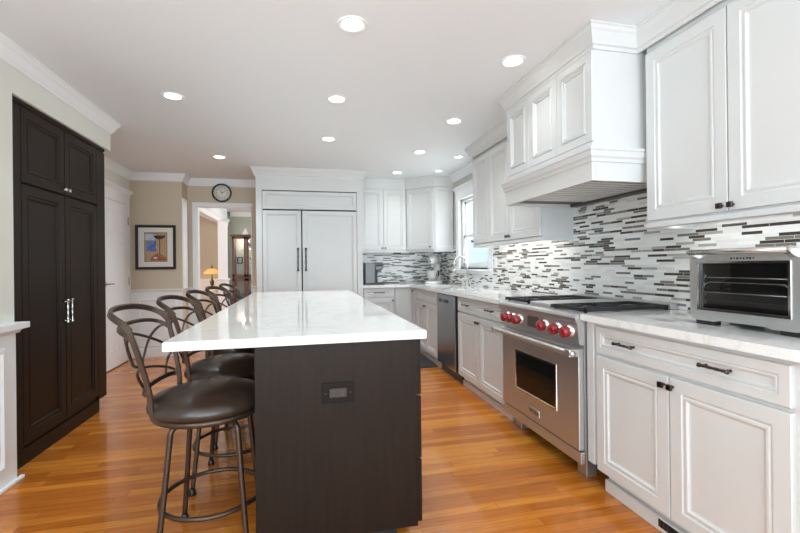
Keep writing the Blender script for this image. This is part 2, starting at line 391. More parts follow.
# ------------------------------------------------------------------ left wainscot with cap
w = MB().box(XL, -1.575, -3.1, 2.80, 0, .845)
struct('trim_9', w, 'trim')
w = MB()
for y1 in (2.70, 1.6, .5):
    w.panel((-1.575, y1-.98, .10), (0, 1, 0), (1, 0, 0), .98, .66, [(0, 0), (.003, .012), (.022, .013), (.034, .003), (.05, .001)])
w.box(-1.575, -1.553, -3.1, 2.83, 0, .018, .004)
w.sweep([(-1.60, 2.80), (-1.575, 2.80), (-1.575, -3.1)][::1], [(0, .825), (.012, .828), (.020, .845), (.045, .852), (.045, .885), (-.03, .885), (-.03, .845), (0, .845)])
struct('trim_10', w, 'trim')
t = thing('picture_frame', 'black picture frame edge on the cream wall above the white wainscot', 'picture', (XL, 2.4, 1.44))
build('frame', MB().panel((XL+.001, 2.12, 1.285), (0, 1, 0), (1, 0, 0), .535, .325, [(0, 0), (0, .02), (.004, .024), (.026, .024), (.03, .012)]), 'blackwood', t)
build('print', MB().box(XL+.012, XL+.0135, 2.155, 2.62, 1.32, 1.575), 'artpale', t)

# ------------------------------------------------------------------ cabinet helpers
DOOR = [(0, 0), (0, .018), (.002, .020), (.054, .020), (.057, .0150), (.063, .0135), (.068, .0175), (.076, .0175), (.081, .0105), (.088, .0085)]
def dprof(k=1., t=.02):
    return [(i*k if i > .002 else i, d*t/.02) for i, d in DOOR]
AX = {'-x': ((0, -1, 0), (-1, 0, 0)), '+x': ((0, 1, 0), (1, 0, 0)), '-y': ((1, 0, 0), (0, -1, 0))}
def front(name, parent, face, at, a0, a1, z0, z1, mat='cab', k=1.):
    """door or drawer front on a face: at = plane of the carcass, a0..a1 along the face"""
    U, N = AX[face]; U, N = Vector(U), Vector(N)
    if face == '-x': O = Vector((at, a1, z0))
    elif face == '+x': O = Vector((at, a0, z0))
    else: O = Vector((a0, at, z0))
    return build(name, MB().panel(O, U, N, a1-a0, z1-z0, dprof(k)), mat, parent)
def pt(face, at, a, z, d):
    return {'-x': Vector((at-d, a, z)), '+x': Vector((at+d, a, z)), '-y': Vector((a, at-d, z))}[face]
def knob(parent, face, at, a, z, mat='pewter', s=.012):
    mb = MB(); N = Vector(AX[face][1])
    mb.lathe(pt(face, at, a, z, 0), N, [(.006, 0), (.005, .016)], 10)
    c = pt(face, at, a, z, .021); U = Vector(AX[face][0])
    h = Vector((s, s, s)); e = Vector([abs(N[i])*.006+(1-abs(N[i]))*s for i in range(3)])
    mb.box(c.x-e.x, c.x+e.x, c.y-e.y, c.y+e.y, c.z-e.z, c.z+e.z, .002)
    return build('knob', mb, mat, parent)
def bar_handle(parent, face, at, a, z, L=.115, mat='pewter', vert=False, r=.0048):
    mb = MB(); N = Vector(AX[face][1]); U = Vector((0, 0, 1)) if vert else Vector(AX[face][0])
    c = pt(face, at, a, z, .026); n = 22; prof = []
    for i in range(n+1):
        s = i/n; rr = r*(1+.30*abs(math.sin(s*PI*4)))
        if s < .06 or s > .94: rr = r*1.9
        prof.append((rr, (s-.5)*L))
    prof = [(.001, -L/2)]+prof+[(.001, L/2)]
    mb.lathe(c, U, prof, 10)
    for sg in (-1, 1): mb.lathe(pt(face, at, a, z, 0)+U*sg*L*.40, N, [(.006, 0), (.0042, .008), (.0042, .026)], 8)
    return build('handle', mb, mat, parent)

CABCROWN = [(0, -.118), (.010, -.118), (.012, -.100), (.022, -.095), (.025, -.082), (.044, -.040), (.053, -.029), (.057, -.014), (.064, -.010), (.064, -.001), (0, -.001)]

# ------------------------------------------------------------------ near base cabinet (right of range)
XB, XW = 1.50, 2.095      # carcass front plane, back
t = thing('base_cabinet', 'white base cabinet under the toaster oven, wide drawer over two doors', 'cabinet', (1.8, 1.45, 0))
build('body', MB().box(XB, XW, .975, 1.925, .105, CU-.001), 'cab', t)
build('filler_panel', MB().box(1.482, XW, 1.930, 1.983, .125, CU-.001, .003), 'cab', t)
build('end_panel', MB().box(1.488, XW, .950, .972, .0, CU-.001, .003), 'cab', t)
build('toe_kick', MB().box(1.545, 1.56, .975, 1.90, 0, .104).box(1.520, 1.545, .975, 1.90, .0, .062, .004), 'cab', t)
d = front('drawer', t, '-x', XB, 1.010, 1.908, .722, .856, k=.62)
bar_handle(d, '-x', 1.48, 1.695, .795); bar_handle(d, '-x', 1.48, 1.245, .795)
d = front('door', t, '-x', XB, 1.464, 1.908, .115, .706); knob(d, '-x', 1.48, 1.484, .670)
d = front('door', t, '-x', XB, 1.010, 1.458, .115, .706); knob(d, '-x', 1.48, 1.440, .670)
w = MB().box(1.5165, 1.5198, 1.30, 1.56, .022, .055)
v = single('toe_kick_vent', w, 'gap', 'small dark heating vent in the toe kick below the toaster oven cabinet', 'vent', (1.518, 1.43, .022))
sl = MB()
for i in range(14): sl.box(1.5145, 1.5165, 1.305+i*.0185, 1.311+i*.0185, .024, .053)
build('slats', sl, 'pewter', v)

# base cabinet left of the range
t = thing('base_cabinet', 'white base cabinet between range and dishwasher, one drawer over two doors', 'cabinet', (1.8, 3.38, 0))
build('body', MB().box(XB, XW, 2.900, 3.925, .105, CU-.001), 'cab', t)
build('toe_kick', MB().box(1.545, 1.56, 2.905, 3.915, 0, .104).box(1.530, 1.545, 2.905, 3.915, .0, .05, .004), 'cab', t)
d = front('drawer', t, '-x', XB, 2.925, 3.908, .735, .868, k=.62)
bar_handle(d, '-x', 1.48, 3.67, .805, .12); bar_handle(d, '-x', 1.48, 3.16, .805, .12)
d = front('door', t, '-x', XB, 3.419, 3.908, .112, .718); knob(d, '-x', 1.48, 3.439, .675)
d = front('door', t, '-x', XB, 2.925, 3.413, .112, .718); knob(d, '-x', 1.48, 3.393, .675)

# dishwasher
t = thing('dishwasher', 'dark stainless steel dishwasher between two white base cabinets', 'dishwasher', (1.8, 4.26, 0))
build('tub', MB().box(1.51, XW, 3.935, 4.56, .10, .872), 'black', t)
build('door', MB().box(1.476, 1.508, 3.985, 4.552, .105, .868, .004), 'dwsteel', t)
build('control_strip', MB().box(1.4735, 1.4765, 4.00, 4.53, .80, .855), 'dwsteel', t)
build('pocket_handle', MB().box(1.470, 1.4732, 4.18, 4.31, .780, .812, .001), 'black', t)
build('indicator_window', MB().box(1.470, 1.4732, 4.40, 4.46, .775, .815, .001), 'black', t)
build('kick_plate', MB().box(1.53, 1.545, 3.935, 4.56, 0, .098), 'black', t)

# sink base cabinet
t = thing('base_cabinet', 'white sink base cabinet beyond the dishwasher, false drawer front over two doors', 'cabinet', (1.8, 5.04, 0))
build('body', MB().box(XB, 1.53, 4.565, 5.49, .105, CU-.001).box(XB, XW, 4.565, 4.58, .105, CU-.001).box(XB, XW, 5.475, 5.49, .105, CU-.001).box(XB, XW, 4.565, 5.49, .105, .125), 'cab', t)
build('toe_kick', MB().box(1.545, 1.56, 4.565, 5.49, 0, .104), 'cab', t)
front('drawer_front', t, '-x', XB, 4.60, 5.46, .735, .868, k=.62)
d = front('door', t, '-x', XB, 5.033, 5.46, .112, .718); knob(d, '-x', 1.48, 5.053, .675)
d = front('door', t, '-x', XB, 4.60, 5.027, .112, .718); knob(d, '-x', 1.48, 5.007, .675)
# corner cabinet
t = thing('corner_base_cabinet', 'white corner base cabinet with folding door in the counter corner', 'cabinet', (1.8, 6.0, 0))
build('body', MB().box(XB, XW, 5.50, 6.27, .105, CU-.001).box(1.24, XB, 5.70, 6.27, .105, CU-.001), 'cab', t)
d = front('door', t, '-x', XB, 5.515, 5.672, .112, .868, k=.4); knob(d, '-x', 1.48, 5.60, .83)
front('door', t, '-y', 5.70, 1.252, 1.476, .112, .868, k=.4)
build('toe_kick', MB().box(1.56, 1.575, 5.50, 5.76, 0, .104).box(1.24, 1.56, 5.745, 5.76, 0, .104), 'cab', t)
# cabinet beside the refrigerator
t = thing('base_cabinet', 'white base cabinet beside the refrigerator, drawer over single door', 'cabinet', (1.0, 6.0, 0))
build('body', MB().box(.792, 1.236, 5.70, 6.27, .105, CU-.001), 'cab', t)
d = front('drawer', t, '-y', 5.70, .805, 1.228, .752, .868, k=.62); bar_handle(d, '-y', 5.68, 1.015, .812, .15)
d = front('door', t, '-y', 5.70, .805, 1.228, .112, .738); knob(d, '-y', 5.68, 1.205, .70)
build('toe_kick', MB().box(.792, 1.236, 5.745, 5.76, 0, .104), 'cab', t)

# ------------------------------------------------------------------ countertops, sink, backsplash
w = MB().box(1.445, 2.098, .985, 1.9835, CU, CT, .004)
ar = [(1.445+.06-.06*math.cos(a*PI/16), .985-.06*math.sin(a*PI/16)) for a in range(9)]
w = MB(); pl = [(2.098, 1.9835), (1.445, 1.9835)]+ar+[(2.098, .925)]
w.poly_prism(pl, 'z', CU, CT)
single('countertop', w, 'quartz', 'white quartz countertop under the toaster oven, right of the range', 'countertop', (1.77, 1.45, CU))
sx0, sx1, sy0, sy1 = 1.56, 1.92, 4.66, 5.34
w = MB().box(1.445, 2.098, 2.889, sy0, CU, CT).box(1.445, sx0, sy0, sy1, CU, CT).box(sx1, 2.098, sy0, sy1, CU, CT).box(1.445, 2.098, sy1, 6.278, CU, CT).box(.789, 1.445, 5.645, 6.278, CU, CT)
single('countertop', w, 'quartz', 'white quartz L-shaped countertop running from the range past the sink to the refrigerator', 'countertop', (1.77, 4.5, CU))
w = MB()
for k in range(1):
    w.box(sx0-.012, sx0, sy0-.012, sy1+.012, .68, CU-.002).box(sx1, sx1+.012, sy0-.012, sy1+.012, .68, CU-.002).box(sx0, sx1, sy0-.012, sy0, .68, CU-.002).box(sx0, sx1, sy1, sy1+.012, .68, CU-.002).box(sx0, sx1, sy0, sy1, .68, .69)
single('sink', w, 'steel', 'stainless undermount sink in the countertop below the window', 'sink', (1.74, 5.0, .68))
def slab(*b): return MB().box(*b)
w = MB()
x0, x1 = XR-.010, XR-.0005
w.box(x0, x1, .85, 1.88, CT, 1.45).box(x0, x1, 1.88, 2.945, .90, 1.90).box(x0, x1, 2.945, 4.40, CT, 1.45)
w.box(x0, x1, 4.40, 5.56, CT, 1.085).box(x0, x1, 5.56, YB-.0105, CT, 1.45)
w.box(.787, x1, YB-.010, YB-.0005, CT, 1.45)
o = struct('trim_11', w, 'mosaic')

# ------------------------------------------------------------------ wall outlets on the backsplash
for y, z, lab in ((3.545, 1.165, 'white wall outlet on the mosaic backsplash just left of the range'), (4.315, 1.20, 'white wall switch plate on the mosaic backsplash beside the window')):
    t = thing('wall_outlet', lab, 'outlet', (XR-.010, y, z))
    build('plate', MB().box(XR-.017, XR-.0103, y-.036, y+.036, z-.058, z+.058, .002), 'plate', t)
    build('socket', MB().box(XR-.0195, XR-.017, y-.017, y+.017, z-.034, z+.034, .001), 'plate', t)

# ------------------------------------------------------------------ range
t = thing('range', 'stainless steel gas range with six red knobs and oven door', 'range', (1.75, 2.435, 0))
ry0, ry1 = 1.990, 2.884
build('body', MB().box(1.473, 2.075, ry0, ry1, .16, .900), 'steel', t)
# control panel with bull-nose top
pr = [(1.445, .742), (1.425, .742), (1.412, .752), (1.400, .862), (1.392, .872), (1.388, .890), (1.394, .904), (1.410, .908), (1.445, .908)]
build('control_panel', MB().poly_prism(pr, 'y', ry0-.002, ry1+.002), 'steel', t)
kz = .812
def on_panel(z): return 1.412-.012*(z-.752)/.11
build('display', MB().box(on_panel(kz)-.004, 1.43, 2.37, 2.505, .776, .852, .003), 'greysteel', t)
for y in (2.765, 2.690, 2.600, 2.295, 2.165, 2.055):
    nx = Vector((-1, 0, -.1)).normalized(); c = Vector((on_panel(kz)+.003, y, kz))
    k = build('knob', MB().lathe(c, nx, [(.022, .020), (.0305, .022), (.0315, .030), (.0305, .052), (.027, .058), (.001, .059)], 20), 'red', t, label='red control knob')
    build('bezel', MB().lathe(c, nx, [(.0375, 0), (.037, .006), (.033, .010), (.027, .024), (.001, .024)], 24), 'chrome', k)
# oven door
dr = build('oven_door', MB().box(1.412, 1.444, ry0+.006, ry1-.006, .172, .722, .005), 'steel', t)
def yz(mb, x0, x1, ya, yb, za, zb, b=0): return mb.box(x0, x1, ya, yb, za, zb, b)
w = MB().panel((1.4125, 2.690, .320), (0, -1, 0), (-1, 0, 0), .495, .275, [(0, 0), (.002, .005), (.014, .006), (.018, .001)])
build('window_frame', w, 'steel2', dr)
build('window', MB().box(1.4095, 1.4122, 2.213, 2.672, .338, .577), 'oglass', dr)
build('badge', MB().box(1.406, 1.4125, 2.382, 2.510, .212, .256, .003), 'steel', dr)
build('badge_lettering', add_text(MB(), 'WOLF', .040, (1.4056, 2.446, .234), (0, -1, 0), (0, 0, 1)), 'black', dr)
w = MB().lathe((1.352, ry0-.040, .706), (0, 1, 0), [(.001, 0), (.0155, .002), (.0165, .01), (.0165, ry1-ry0+.044), (.0155, ry1-ry0+.056), (.001, ry1-ry0+.058)], 18)
for y in (ry0-.004, ry1+.004): w.box(1.334, 1.400, y-.022, y+.022, .686, .728, .006).box(1.39, 1.415, y-.012 if y > 2.4 else y+.0, y+.0 if y > 2.4 else y+.03, .690, .722)
build('handle', w, 'steel', dr)
build('kick_panel', MB().box(1.418, 1.446, ry0+.002, ry1-.002, .100, .164, .003), 'steel', t)
for x, y in ((1.548, ry0+.09), (1.548, ry1-.09), (2.03, ry0+.09), (2.03, ry1-.09)):
    build('leg', MB().box(x-.032, x+.032, y-.04, y+.04, 0, .159, .003), 'steel', t)
for o in t.children:
    if o.name.split('.')[0] in ('control_panel', 'display', 'knob', 'oven_door', 'kick_panel'): o.location.x = .028
# cooktop
ct = build('cooktop', MB().box(1.47, 2.075, ry0, ry1, .9002, .912), 'steel', t)
build('back_riser', MB().box(2.035, 2.085, ry0, ry1, .912, .948, .004), 'steel', t)
build('griddle_cover', MB().box(1.49, 2.02, 2.30, 2.575, .912, .934, .006), 'steel', t)
for y0, y1 in ((1.998, 2.288), (2.590, 2.876)):
    g = MB(); za, zb = .925, .940; ym = (y0+y1)/2; b = .006
    g.box(1.487, 1.501, y0, y1, za-.006, zb, .002).box(2.014, 2.028, y0, y1, za-.006, zb, .002)
    g.box(1.487, 2.028, y0, y0+.014, za-.006, zb, .002).box(1.462, 2.028, y1-.014, y1, za-.006, zb, .002).box(1.738, 1.752, y0, y1, za-.006, zb, .002)
    for xc in (1.620, 1.883):
        for a in range(8):
            if a % 2 == 0 or True:
                ca, sa = math.cos(a*PI/4), math.sin(a*PI/4)
                rr = .045; x_e = .126/max(abs(ca), 1e-6); y_e = (.138)/max(abs(sa), 1e-6); re = min(x_e, y_e)
                g.tube([(xc+ca*rr, ym+sa*rr, .936), (xc+ca*re, ym+sa*re, .936)], .005, 6)
    for fx in (1.495, 2.02):
        for fy in (y0+.007, y1-.007): g.box(fx-.006, fx+.006, fy-.006, fy+.006, .912, .925)
    gr = build('grate', g, 'iron', t)
    for xc in (1.620, 1.883):
        build('burner', MB().lathe((xc, ym, .912), (0, 0, 1), [(.052, 0), (.050, .008), (.036, .010), (.036, .018), (.030, .022), (.001, .022)], 20), 'black', t)

# ------------------------------------------------------------------ range hood
hx, hx2, hy0, hy1 = 1.522, 1.497, 1.945, 2.916
t = thing('range_hood', 'white panelled wooden range hood with crown moulding above the range', 'hood', (1.8, 2.45, 1.6))
build('chimney', MB().box(hx, XW, hy0+.01, hy1-.008, 1.80, ZC-.002).box(hx-.0145, hx, hy0+.01, hy0+.014, 1.836, 2.32).box(hx-.0145, hx, hy0+.010, hy1-.008, 1.80, 1.832), 'cab', t)
HP = [(0, 0), (0, .012), (.002, .014), (.048, .014), (.050, .006), (.055, .016), (.064, .018), (.069, .009), (.078, .011), (.085, .002)]
ys = (hy1-.008, hy1-.32, hy0+.33, hy0+.01)
for a, b in zip(ys[1:], ys[:-1]):
    build('panel', MB().panel((hx, b-.002, 1.836), (0, -1, 0), (-1, 0, 0), b-a-.004, .482, [(i*.95, d+.0005) for i, d in HP]), 'cab', t)
build('crown', MB().sweep([(1.79, hy0+.01), (hx, hy0+.01), (hx, hy1-.008), (1.79, hy1-.008)], [(a, ZC+b) for a, b in CABCROWN]), 'cab', t)
MO = [(a_, z_-.050) for a_, z_ in ((0, 1.772), (.008, 1.772), (.011, 1.790), (.019, 1.800), (.024, 1.826), (.030, 1.832), (.030, 1.846), (.012, 1.852), (-.02, 1.856), (-.02, 1.772))]
build('moulding', MB().sweep([(2.09, hy0-.001), (hx2, hy0-.001), (hx2, hy1), (1.79, hy1)], MO), 'cab', t)
tk = .022
build('apron', MB().box(hx2, hx2+tk, hy0, hy1, 1.622, 1.735, .002).box(hx2+tk, XW, hy0, hy0+tk, 1.622, 1.735).box(hx2+tk, XW, hy1-tk, hy1, 1.622, 1.735), 'cab', t)
build('liner', MB().box(hx2+tk+.001, XW, hy0+tk+.001, hy1-tk-.001, 1.700, 1.705).box(hx2+tk+.013, 2.029, hy1-tk-.155, hy1-tk-.002, 1.640, 1.69).box(hx2+tk+.001, hx2+tk+.012, hy0+tk+.001, hy1-tk-.001, 1.626, 1.70).box(2.03, XW, hy0+tk+.001, hy1-tk-.001, 1.618, 1.70), 'liner', t)
fy0, fy1 = hy0+tk+.004, hy1-tk-.16
n3 = 3
for j in range(n3):
    a, b = fy0+(fy1-fy0)*j/n3+.001, fy0+(fy1-fy0)*(j+1)/n3-.001
    g = MB(); m_ = 4
    for i in range(m_):
        ya = a+(b-a)*(i+.20)/m_; yb = a+(b-a)*(i+.85)/m_
        g.box(hx2+tk+.016, 2.025, ya, yb, 1.634, 1.637)
    g.box(hx2+tk+.014, hx2+tk+.020, a, b, 1.634, 1.646).box(2.02, 2.03, a, b, 1.634, 1.646)
    build('baffle_filter', g, 'filt', t)

# ------------------------------------------------------------------ wall cabinets
XU = 1.815      # carcass front; doors come to 1.795
def light_rail(mb, x, ya, yb, z, xr=XW): return mb.box(x-.018, x+.012, ya, yb, z-.030, z-.001, .004)
t = thing('wall_cabinet', 'white double-door wall cabinet above the toaster oven', 'cabinet', (1.95, 1.44, 1.39))
build('body', MB().box(XU, XW, .58, 1.908, 1.395, 2.305), 'cab', t)
build('light_rail', MB().box(1.792, 1.83, .58, 1.912, 1.366, 1.394, .005).box(1.83, XW, 1.89, 1.912, 1.366, 1.394), 'cab', t)
for a0, a1, kn in ((1.460, 1.898, 1.482), (1.016, 1.454, 1.434)):
    d = front('door', t, '-x', XU, a0, a1, 1.405, 2.292, k=1.0); knob(d, '-x', 1.795, kn, 1.428)
front('door', t, '-x', XU, .60, 1.010, 1.405, 2.292)
build('frieze', MB().box(XU, XW, .58, 1.908, 2.306, ZC-.002), 'cab', t)
build('crown', MB().sweep([(1.797, .58), (1.797, hy0+.01)], [(a, ZC+b) for a, b in CABCROWN]), 'cab', t)

t = thing('wall_cabinet', 'white three-door wall cabinet between the window and the hood', 'cabinet', (1.95, 3.6, 1.39))
build('body', MB().box(XU, XW, 2.940, 4.262, 1.392, 2.305), 'cab', t)
build('light_rail', MB().box(1.797, 1.83, 2.940, 4.265, 1.364, 1.391, .005).box(1.83, XW, 2.940, 2.962, 1.364, 1.391).box(1.83, XW, 4.243, 4.265, 1.364, 1.391), 'cab', t)
for a0, a1, kn in ((3.868, 4.252, 4.235), (3.450, 3.862, 3.470), (2.952, 3.444, 3.424)):
    d = front('door', t, '-x', XU, a0, a1, 1.402, 2.292, k=1.0); knob(d, '-x', 1.795, kn, 1.43)
build('frieze', MB().box(XU, XW, 2.940, 4.262, 2.306, ZC-.002), 'cab', t)
build('crown', MB().sweep([(1.797, 2.940), (1.797, 4.262), (2.09, 4.262)], [(a, ZC+b) for a, b in CABCROWN]), 'cab', t)

# diagonal corner wall cabinet
t = thing('corner_wall_cabinet', 'white diagonal corner wall cabinet above the stand mixer', 'cabinet', (1.8, 6.0, 1.4))
ol = [(XW, 5.672), (1.81, 5.672), (1.487, 5.985), (1.487, 6.272), (XW, 6.272)]
build('body', MB().poly_prism(ol, 'z', 1.395, 2.285), 'cab', t)
dv = Vector((1.487-1.81, 5.985-5.672, 0)); L_ = dv.length; U_ = -dv.normalized(); N_ = Vector((-1, -1, 0)).normalized()
N_ = Vector((U_.y, -U_.x, 0)); N_ = N_ if N_.x < 0 else -N_
d = build('door', MB().panel(Vector((1.487, 5.985, 1.405))+U_*.012, U_, N_, L_-.024, .868, dprof(.9)), 'cab', t)
kc = Vector((1.487, 5.985, 1.44))+U_*(L_-.05)+N_*.02
build('knob', MB().lathe(kc, N_, [(.006, 0), (.005, .014), (.012, .016), (.012, .026), (.001, .028)], 12), 'pewter', d)
build('side_panel', MB().panel((1.822, 5.672, 1.405), (1, 0, 0), (0, -1, 0), .265, .868, [(i*.55, d_*.7) for i, d_ in DOOR]), 'cab', t)
o2 = [(XW, 5.658), (1.802, 5.658), (1.473, 5.975), (1.473, 6.272), (XW, 6.272)]
build('frieze', MB().poly_prism(o2, 'z', 2.286, ZC-.002).sweep([(1.474, 6.27), (1.474, 5.975), (1.802, 5.658), (XW, 5.658)][::-1], [(0, 2.43-.012), (.012, 2.43), (.012, ZC-.002), (0, ZC-.002)]), 'cab', t)
build('light_rail', MB().poly_prism([(XW, 5.669), (1.808, 5.669), (1.484, 5.983), (1.484, 6.01), (1.82, 5.69), (XW, 5.69)], 'z', 1.368, 1.394), 'cab', t)
# back wall cabinet
t = thing('wall_cabinet', 'white two-door wall cabinet on the back wall beside the refrigerator', 'cabinet', (1.13, 6.1, 1.4))
build('body', MB().box(.802, 1.480, 5.985, 6.272, 1.395, 2.285), 'cab', t)
for a0, a1, kn in ((.812, 1.138, 1.118), (1.144, 1.474, 1.164)):
    d = front('door', t, '-y', 5.985, a0, a1, 1.405, 2.272, k=.9); knob(d, '-y', 5.965, kn, 1.43)
build('frieze', MB().box(.802, 1.480, 5.985, 6.272, 2.286, ZC-.002), 'cab', t)
build('light_rail', MB().box(.802, 1.480, 5.968, 5.99, 1.368, 1.394), 'cab', t)

# ------------------------------------------------------------------ refrigerator and its surround
fx0, fx1, fy = -.565, .785, 5.60
t = thing('refrigerator_surround', 'tall white cabinet surround with crown moulding around the refrigerator', 'cabinet', (.11, 5.9, 0))
build('side_panel', MB().box(fx0, fx0+.072, fy, YB-.002, 0, 2.16), 'cab', t)
build('side_panel', MB().box(fx1-.072, fx1, fy, YB-.002, 0, 2.16), 'cab', t)
build('frieze', MB().box(fx0, fx1, fy, YB-.002, 2.1605, ZC-.002), 'cab', t)
build('crown', MB().sweep([(fx1, YB-.005), (fx1, fy), (fx0, fy), (fx0, YK-.10)], [(a, ZC+b) for a, b in CABCROWN]), 'cab', t)
t = thing('refrigerator', 'panelled white built-in refrigerator with two tall doors facing the island', 'refrigerator', (.11, 5.9, 0))
build('body', MB().box(fx0+.075, fx1-.075, fy+.012, YB-.01, .02, 2.150), 'cab', t)
build('gap_shade_strip', MB().box(fx0+.079, fx1-.079, fy+.004, fy+.0118, 1.9015, 1.9165).box(-.0115, .0035, fy+.004, fy+.0118, .115, 1.901), 'gap', t)  # black strips put the shade of the door and grille gaps into colour
RP = lambda s=1.: [(0, 0), (0, .016), (.002, .018), (.048*s, .018), (.052*s, .012), (.058*s, .0125), (.064*s, .007)]
build('grille_panel', MB().panel((fx0+.079, fy+.012, 1.918), (1, 0, 0), (0, -1, 0), 1.192, .226, RP(.85)), 'cab', t)
for x0, x1, hx_ in ((fx0+.079, -.012, -.052), (.004, fx1-.079, .046)):
    d = build('door', MB().panel((x0, fy+.012, .115), (1, 0, 0), (0, -1, 0), x1-x0, 1.785, RP()), 'cab', t)
    bar_handle(d, '-y', fy-.006, hx_, 1.27, .30, 'pewter', True, .008)
build('toe_grille', MB().box(fx0+.079, fx1-.079, fy+.02, fy+.03, .02, .105), 'pewter', t)

# ------------------------------------------------------------------ pantry
px, py0, py1 = -1.640, 2.838, 4.03
t = thing('pantry_cabinet', 'tall espresso wood pantry cabinet with four doors in the cream wall recess', 'cabinet', (-1.9, 3.44, 0))
build('body', MB().box(-2.19, px, py0, py1, .118, 2.180), 'dark', t)
build('top_moulding', MB().sweep([(px, py1), (px, py0)], [(0, 2.155), (.008, 2.155), (.022, 2.170), (.022, 2.1885), (0, 2.1885)]), 'dark', t)
build('stile', MB().box(px+.0003, px+.019, py0, 2.940, .118, 2.150), 'dark', t); build('stile', MB().box(px+.0003, px+.019, 3.890, py1, .118, 2.150), 'dark', t)
build('plinth', MB().box(-2.19, px-.022, py0, py1-.06, 0, .117).box(px-.022, px-.010, py0, py1-.06, .0, .100), 'dark', t)
PD = dprof(1.0)
for a0, a1, ak in ((2.945, 3.410, 3.390), (3.418, 3.883, 3.440)):
    d = front('door', t, '+x', px, a0, a1, .150, 1.688, 'dark'); bar_handle(d, '+x', px+.02, ak-(.004 if ak < 3.41 else -.004), .89, .165, 'nickel', True, .006)
    d = front('door', t, '+x', px, a0, a1, 1.704, 2.150, 'dark'); knob(d, '+x', px+.02, ak, 1.735, 'nickel', .011)

# ------------------------------------------------------------------ white panel door
dr = struct_root('door_1', (XD, 5.7, 0))
dy0, dy1, dz = 5.34, 6.03, 1.985
w = MB().box(XD+.004, XD+.030, dy0, dy1, .012, dz, .002)
PW = (dy1-dy0-.10*3)/2
for z0, z1 in ((.20, .80), (.92, 1.50), (1.60, 1.88)):
    for k in (0, 1):
        ya = dy0+.10+k*(PW+.10)
        w.panel((XD+.030, ya, z0), (0, 1, 0), (1, 0, 0), PW, z1-z0, [(0, .0005), (.004, .0040), (.016, .0055), (.026, .0012), (.06, .0045)])
build('door_slab', w, 'trim', dr)
w = MB().lathe((XD+.030, dy0+.055, 1.005), (1, 0, 0), [(.026, 0), (.024, .006), (.010, .010), (.009, .045)], 16)
w.tube([(XD+.073, dy0+.05, 1.005), (XD+.075, dy0+.10, 1.005), (XD+.072, dy0+.165, 1.002)], .008, 8)
build('door_handle', w, 'nickel', dr)
for z in (.30, 1.02, 1.78): build('hinge', MB().box(XD+.026, XD+.042, dy1-.004, dy1+.008, z-.045, z+.045).lathe((XD+.044, dy1+.003, z-.05), (0, 0, 1), [(.006, 0), (.006, .10)], 8), 'nickel', dr)
w = MB().box(XD, XD+.022, dy0-.09, dy0-.004, 0, dz+.01).box(XD, XD+.022, dy1+.004, dy1+.095, 0, dz+.01).box(XD, XD+.022, dy0-.09, dy1+.095, dz+.008, dz+.10)
w.sweep([(XD, dy1+.095), (XD, dy0-.09)], [(0, dz+.10), (.024, dz+.10), (.030, dz+.135), (.062, dz+.165), (.070, dz+.170), (.070, dz+.190), (0, dz+.190)])
w.box(XD, XD+.028, dy1+.085, dy1+.108, dz+.10, dz+.19)
build('door_casing', w, 'trim', dr)

# ------------------------------------------------------------------ sink window
wn = struct_root('window_1', (XR, 4.96, 1.1))
w = MB().box(XR-.022, XR, wy0-.105, wy0, wz0-.02, wz1).box(XR-.022, XR, wy1, wy1+.105, wz0-.02, wz1).box(XR-.024, XR, wy0-.105, wy1+.105, wz1, wz1+.09)
w.sweep([(XR, wy0-.105), (XR, wy1+.105)], [(0, wz1+.09), (.026, wz1+.09), (.032, wz1+.12), (.060, wz1+.145), (.066, wz1+.15), (.066, wz1+.168), (0, wz1+.168)])
w.box(XR-.05, XR, wy0-.115, wy1+.115, wz0-.045, wz0-.018, .004).box(XR-.02, XR, wy0-.105, wy1+.105, wz0-.075, wz0-.045)
build('window_casing', w, 'trim', wn)
fr = MB().box(XR+.03, XR+.09, wy0, wy0+.03, wz0, wz1).box(XR+.03, XR+.09, wy1-.03, wy1, wz0, wz1).box(XR+.03, XR+.09, wy0, wy1, wz0, wz0+.025).box(XR+.03, XR+.09, wy0, wy1, wz1-.025, wz1).box(XR, XR+.03, wy0, wy1, wz0-.015, wz0)
build('window_frame', fr, 'trim', wn)
zm = 1.555
for nm, xo, za, zb in (('upper_sash', .065, zm-.02, wz1-.025), ('lower_sash', .040, wz0+.025, zm+.02)):
    a, b = wy0+.03, wy1-.03; s_ = .038
    sm = MB().box(XR+xo, XR+xo+.022, a, a+s_, za, zb).box(XR+xo, XR+xo+.022, b-s_, b, za, zb).box(XR+xo, XR+xo+.022, a, b, za, za+s_).box(XR+xo, XR+xo+.022, a, b, zb-s_, zb)
    sh = build(nm, sm, 'trim', wn)
    build('pane', MB().box(XR+xo+.009, XR+xo+.012, a+s_, b-s_, za+s_, zb-s_), 'glass', sh)
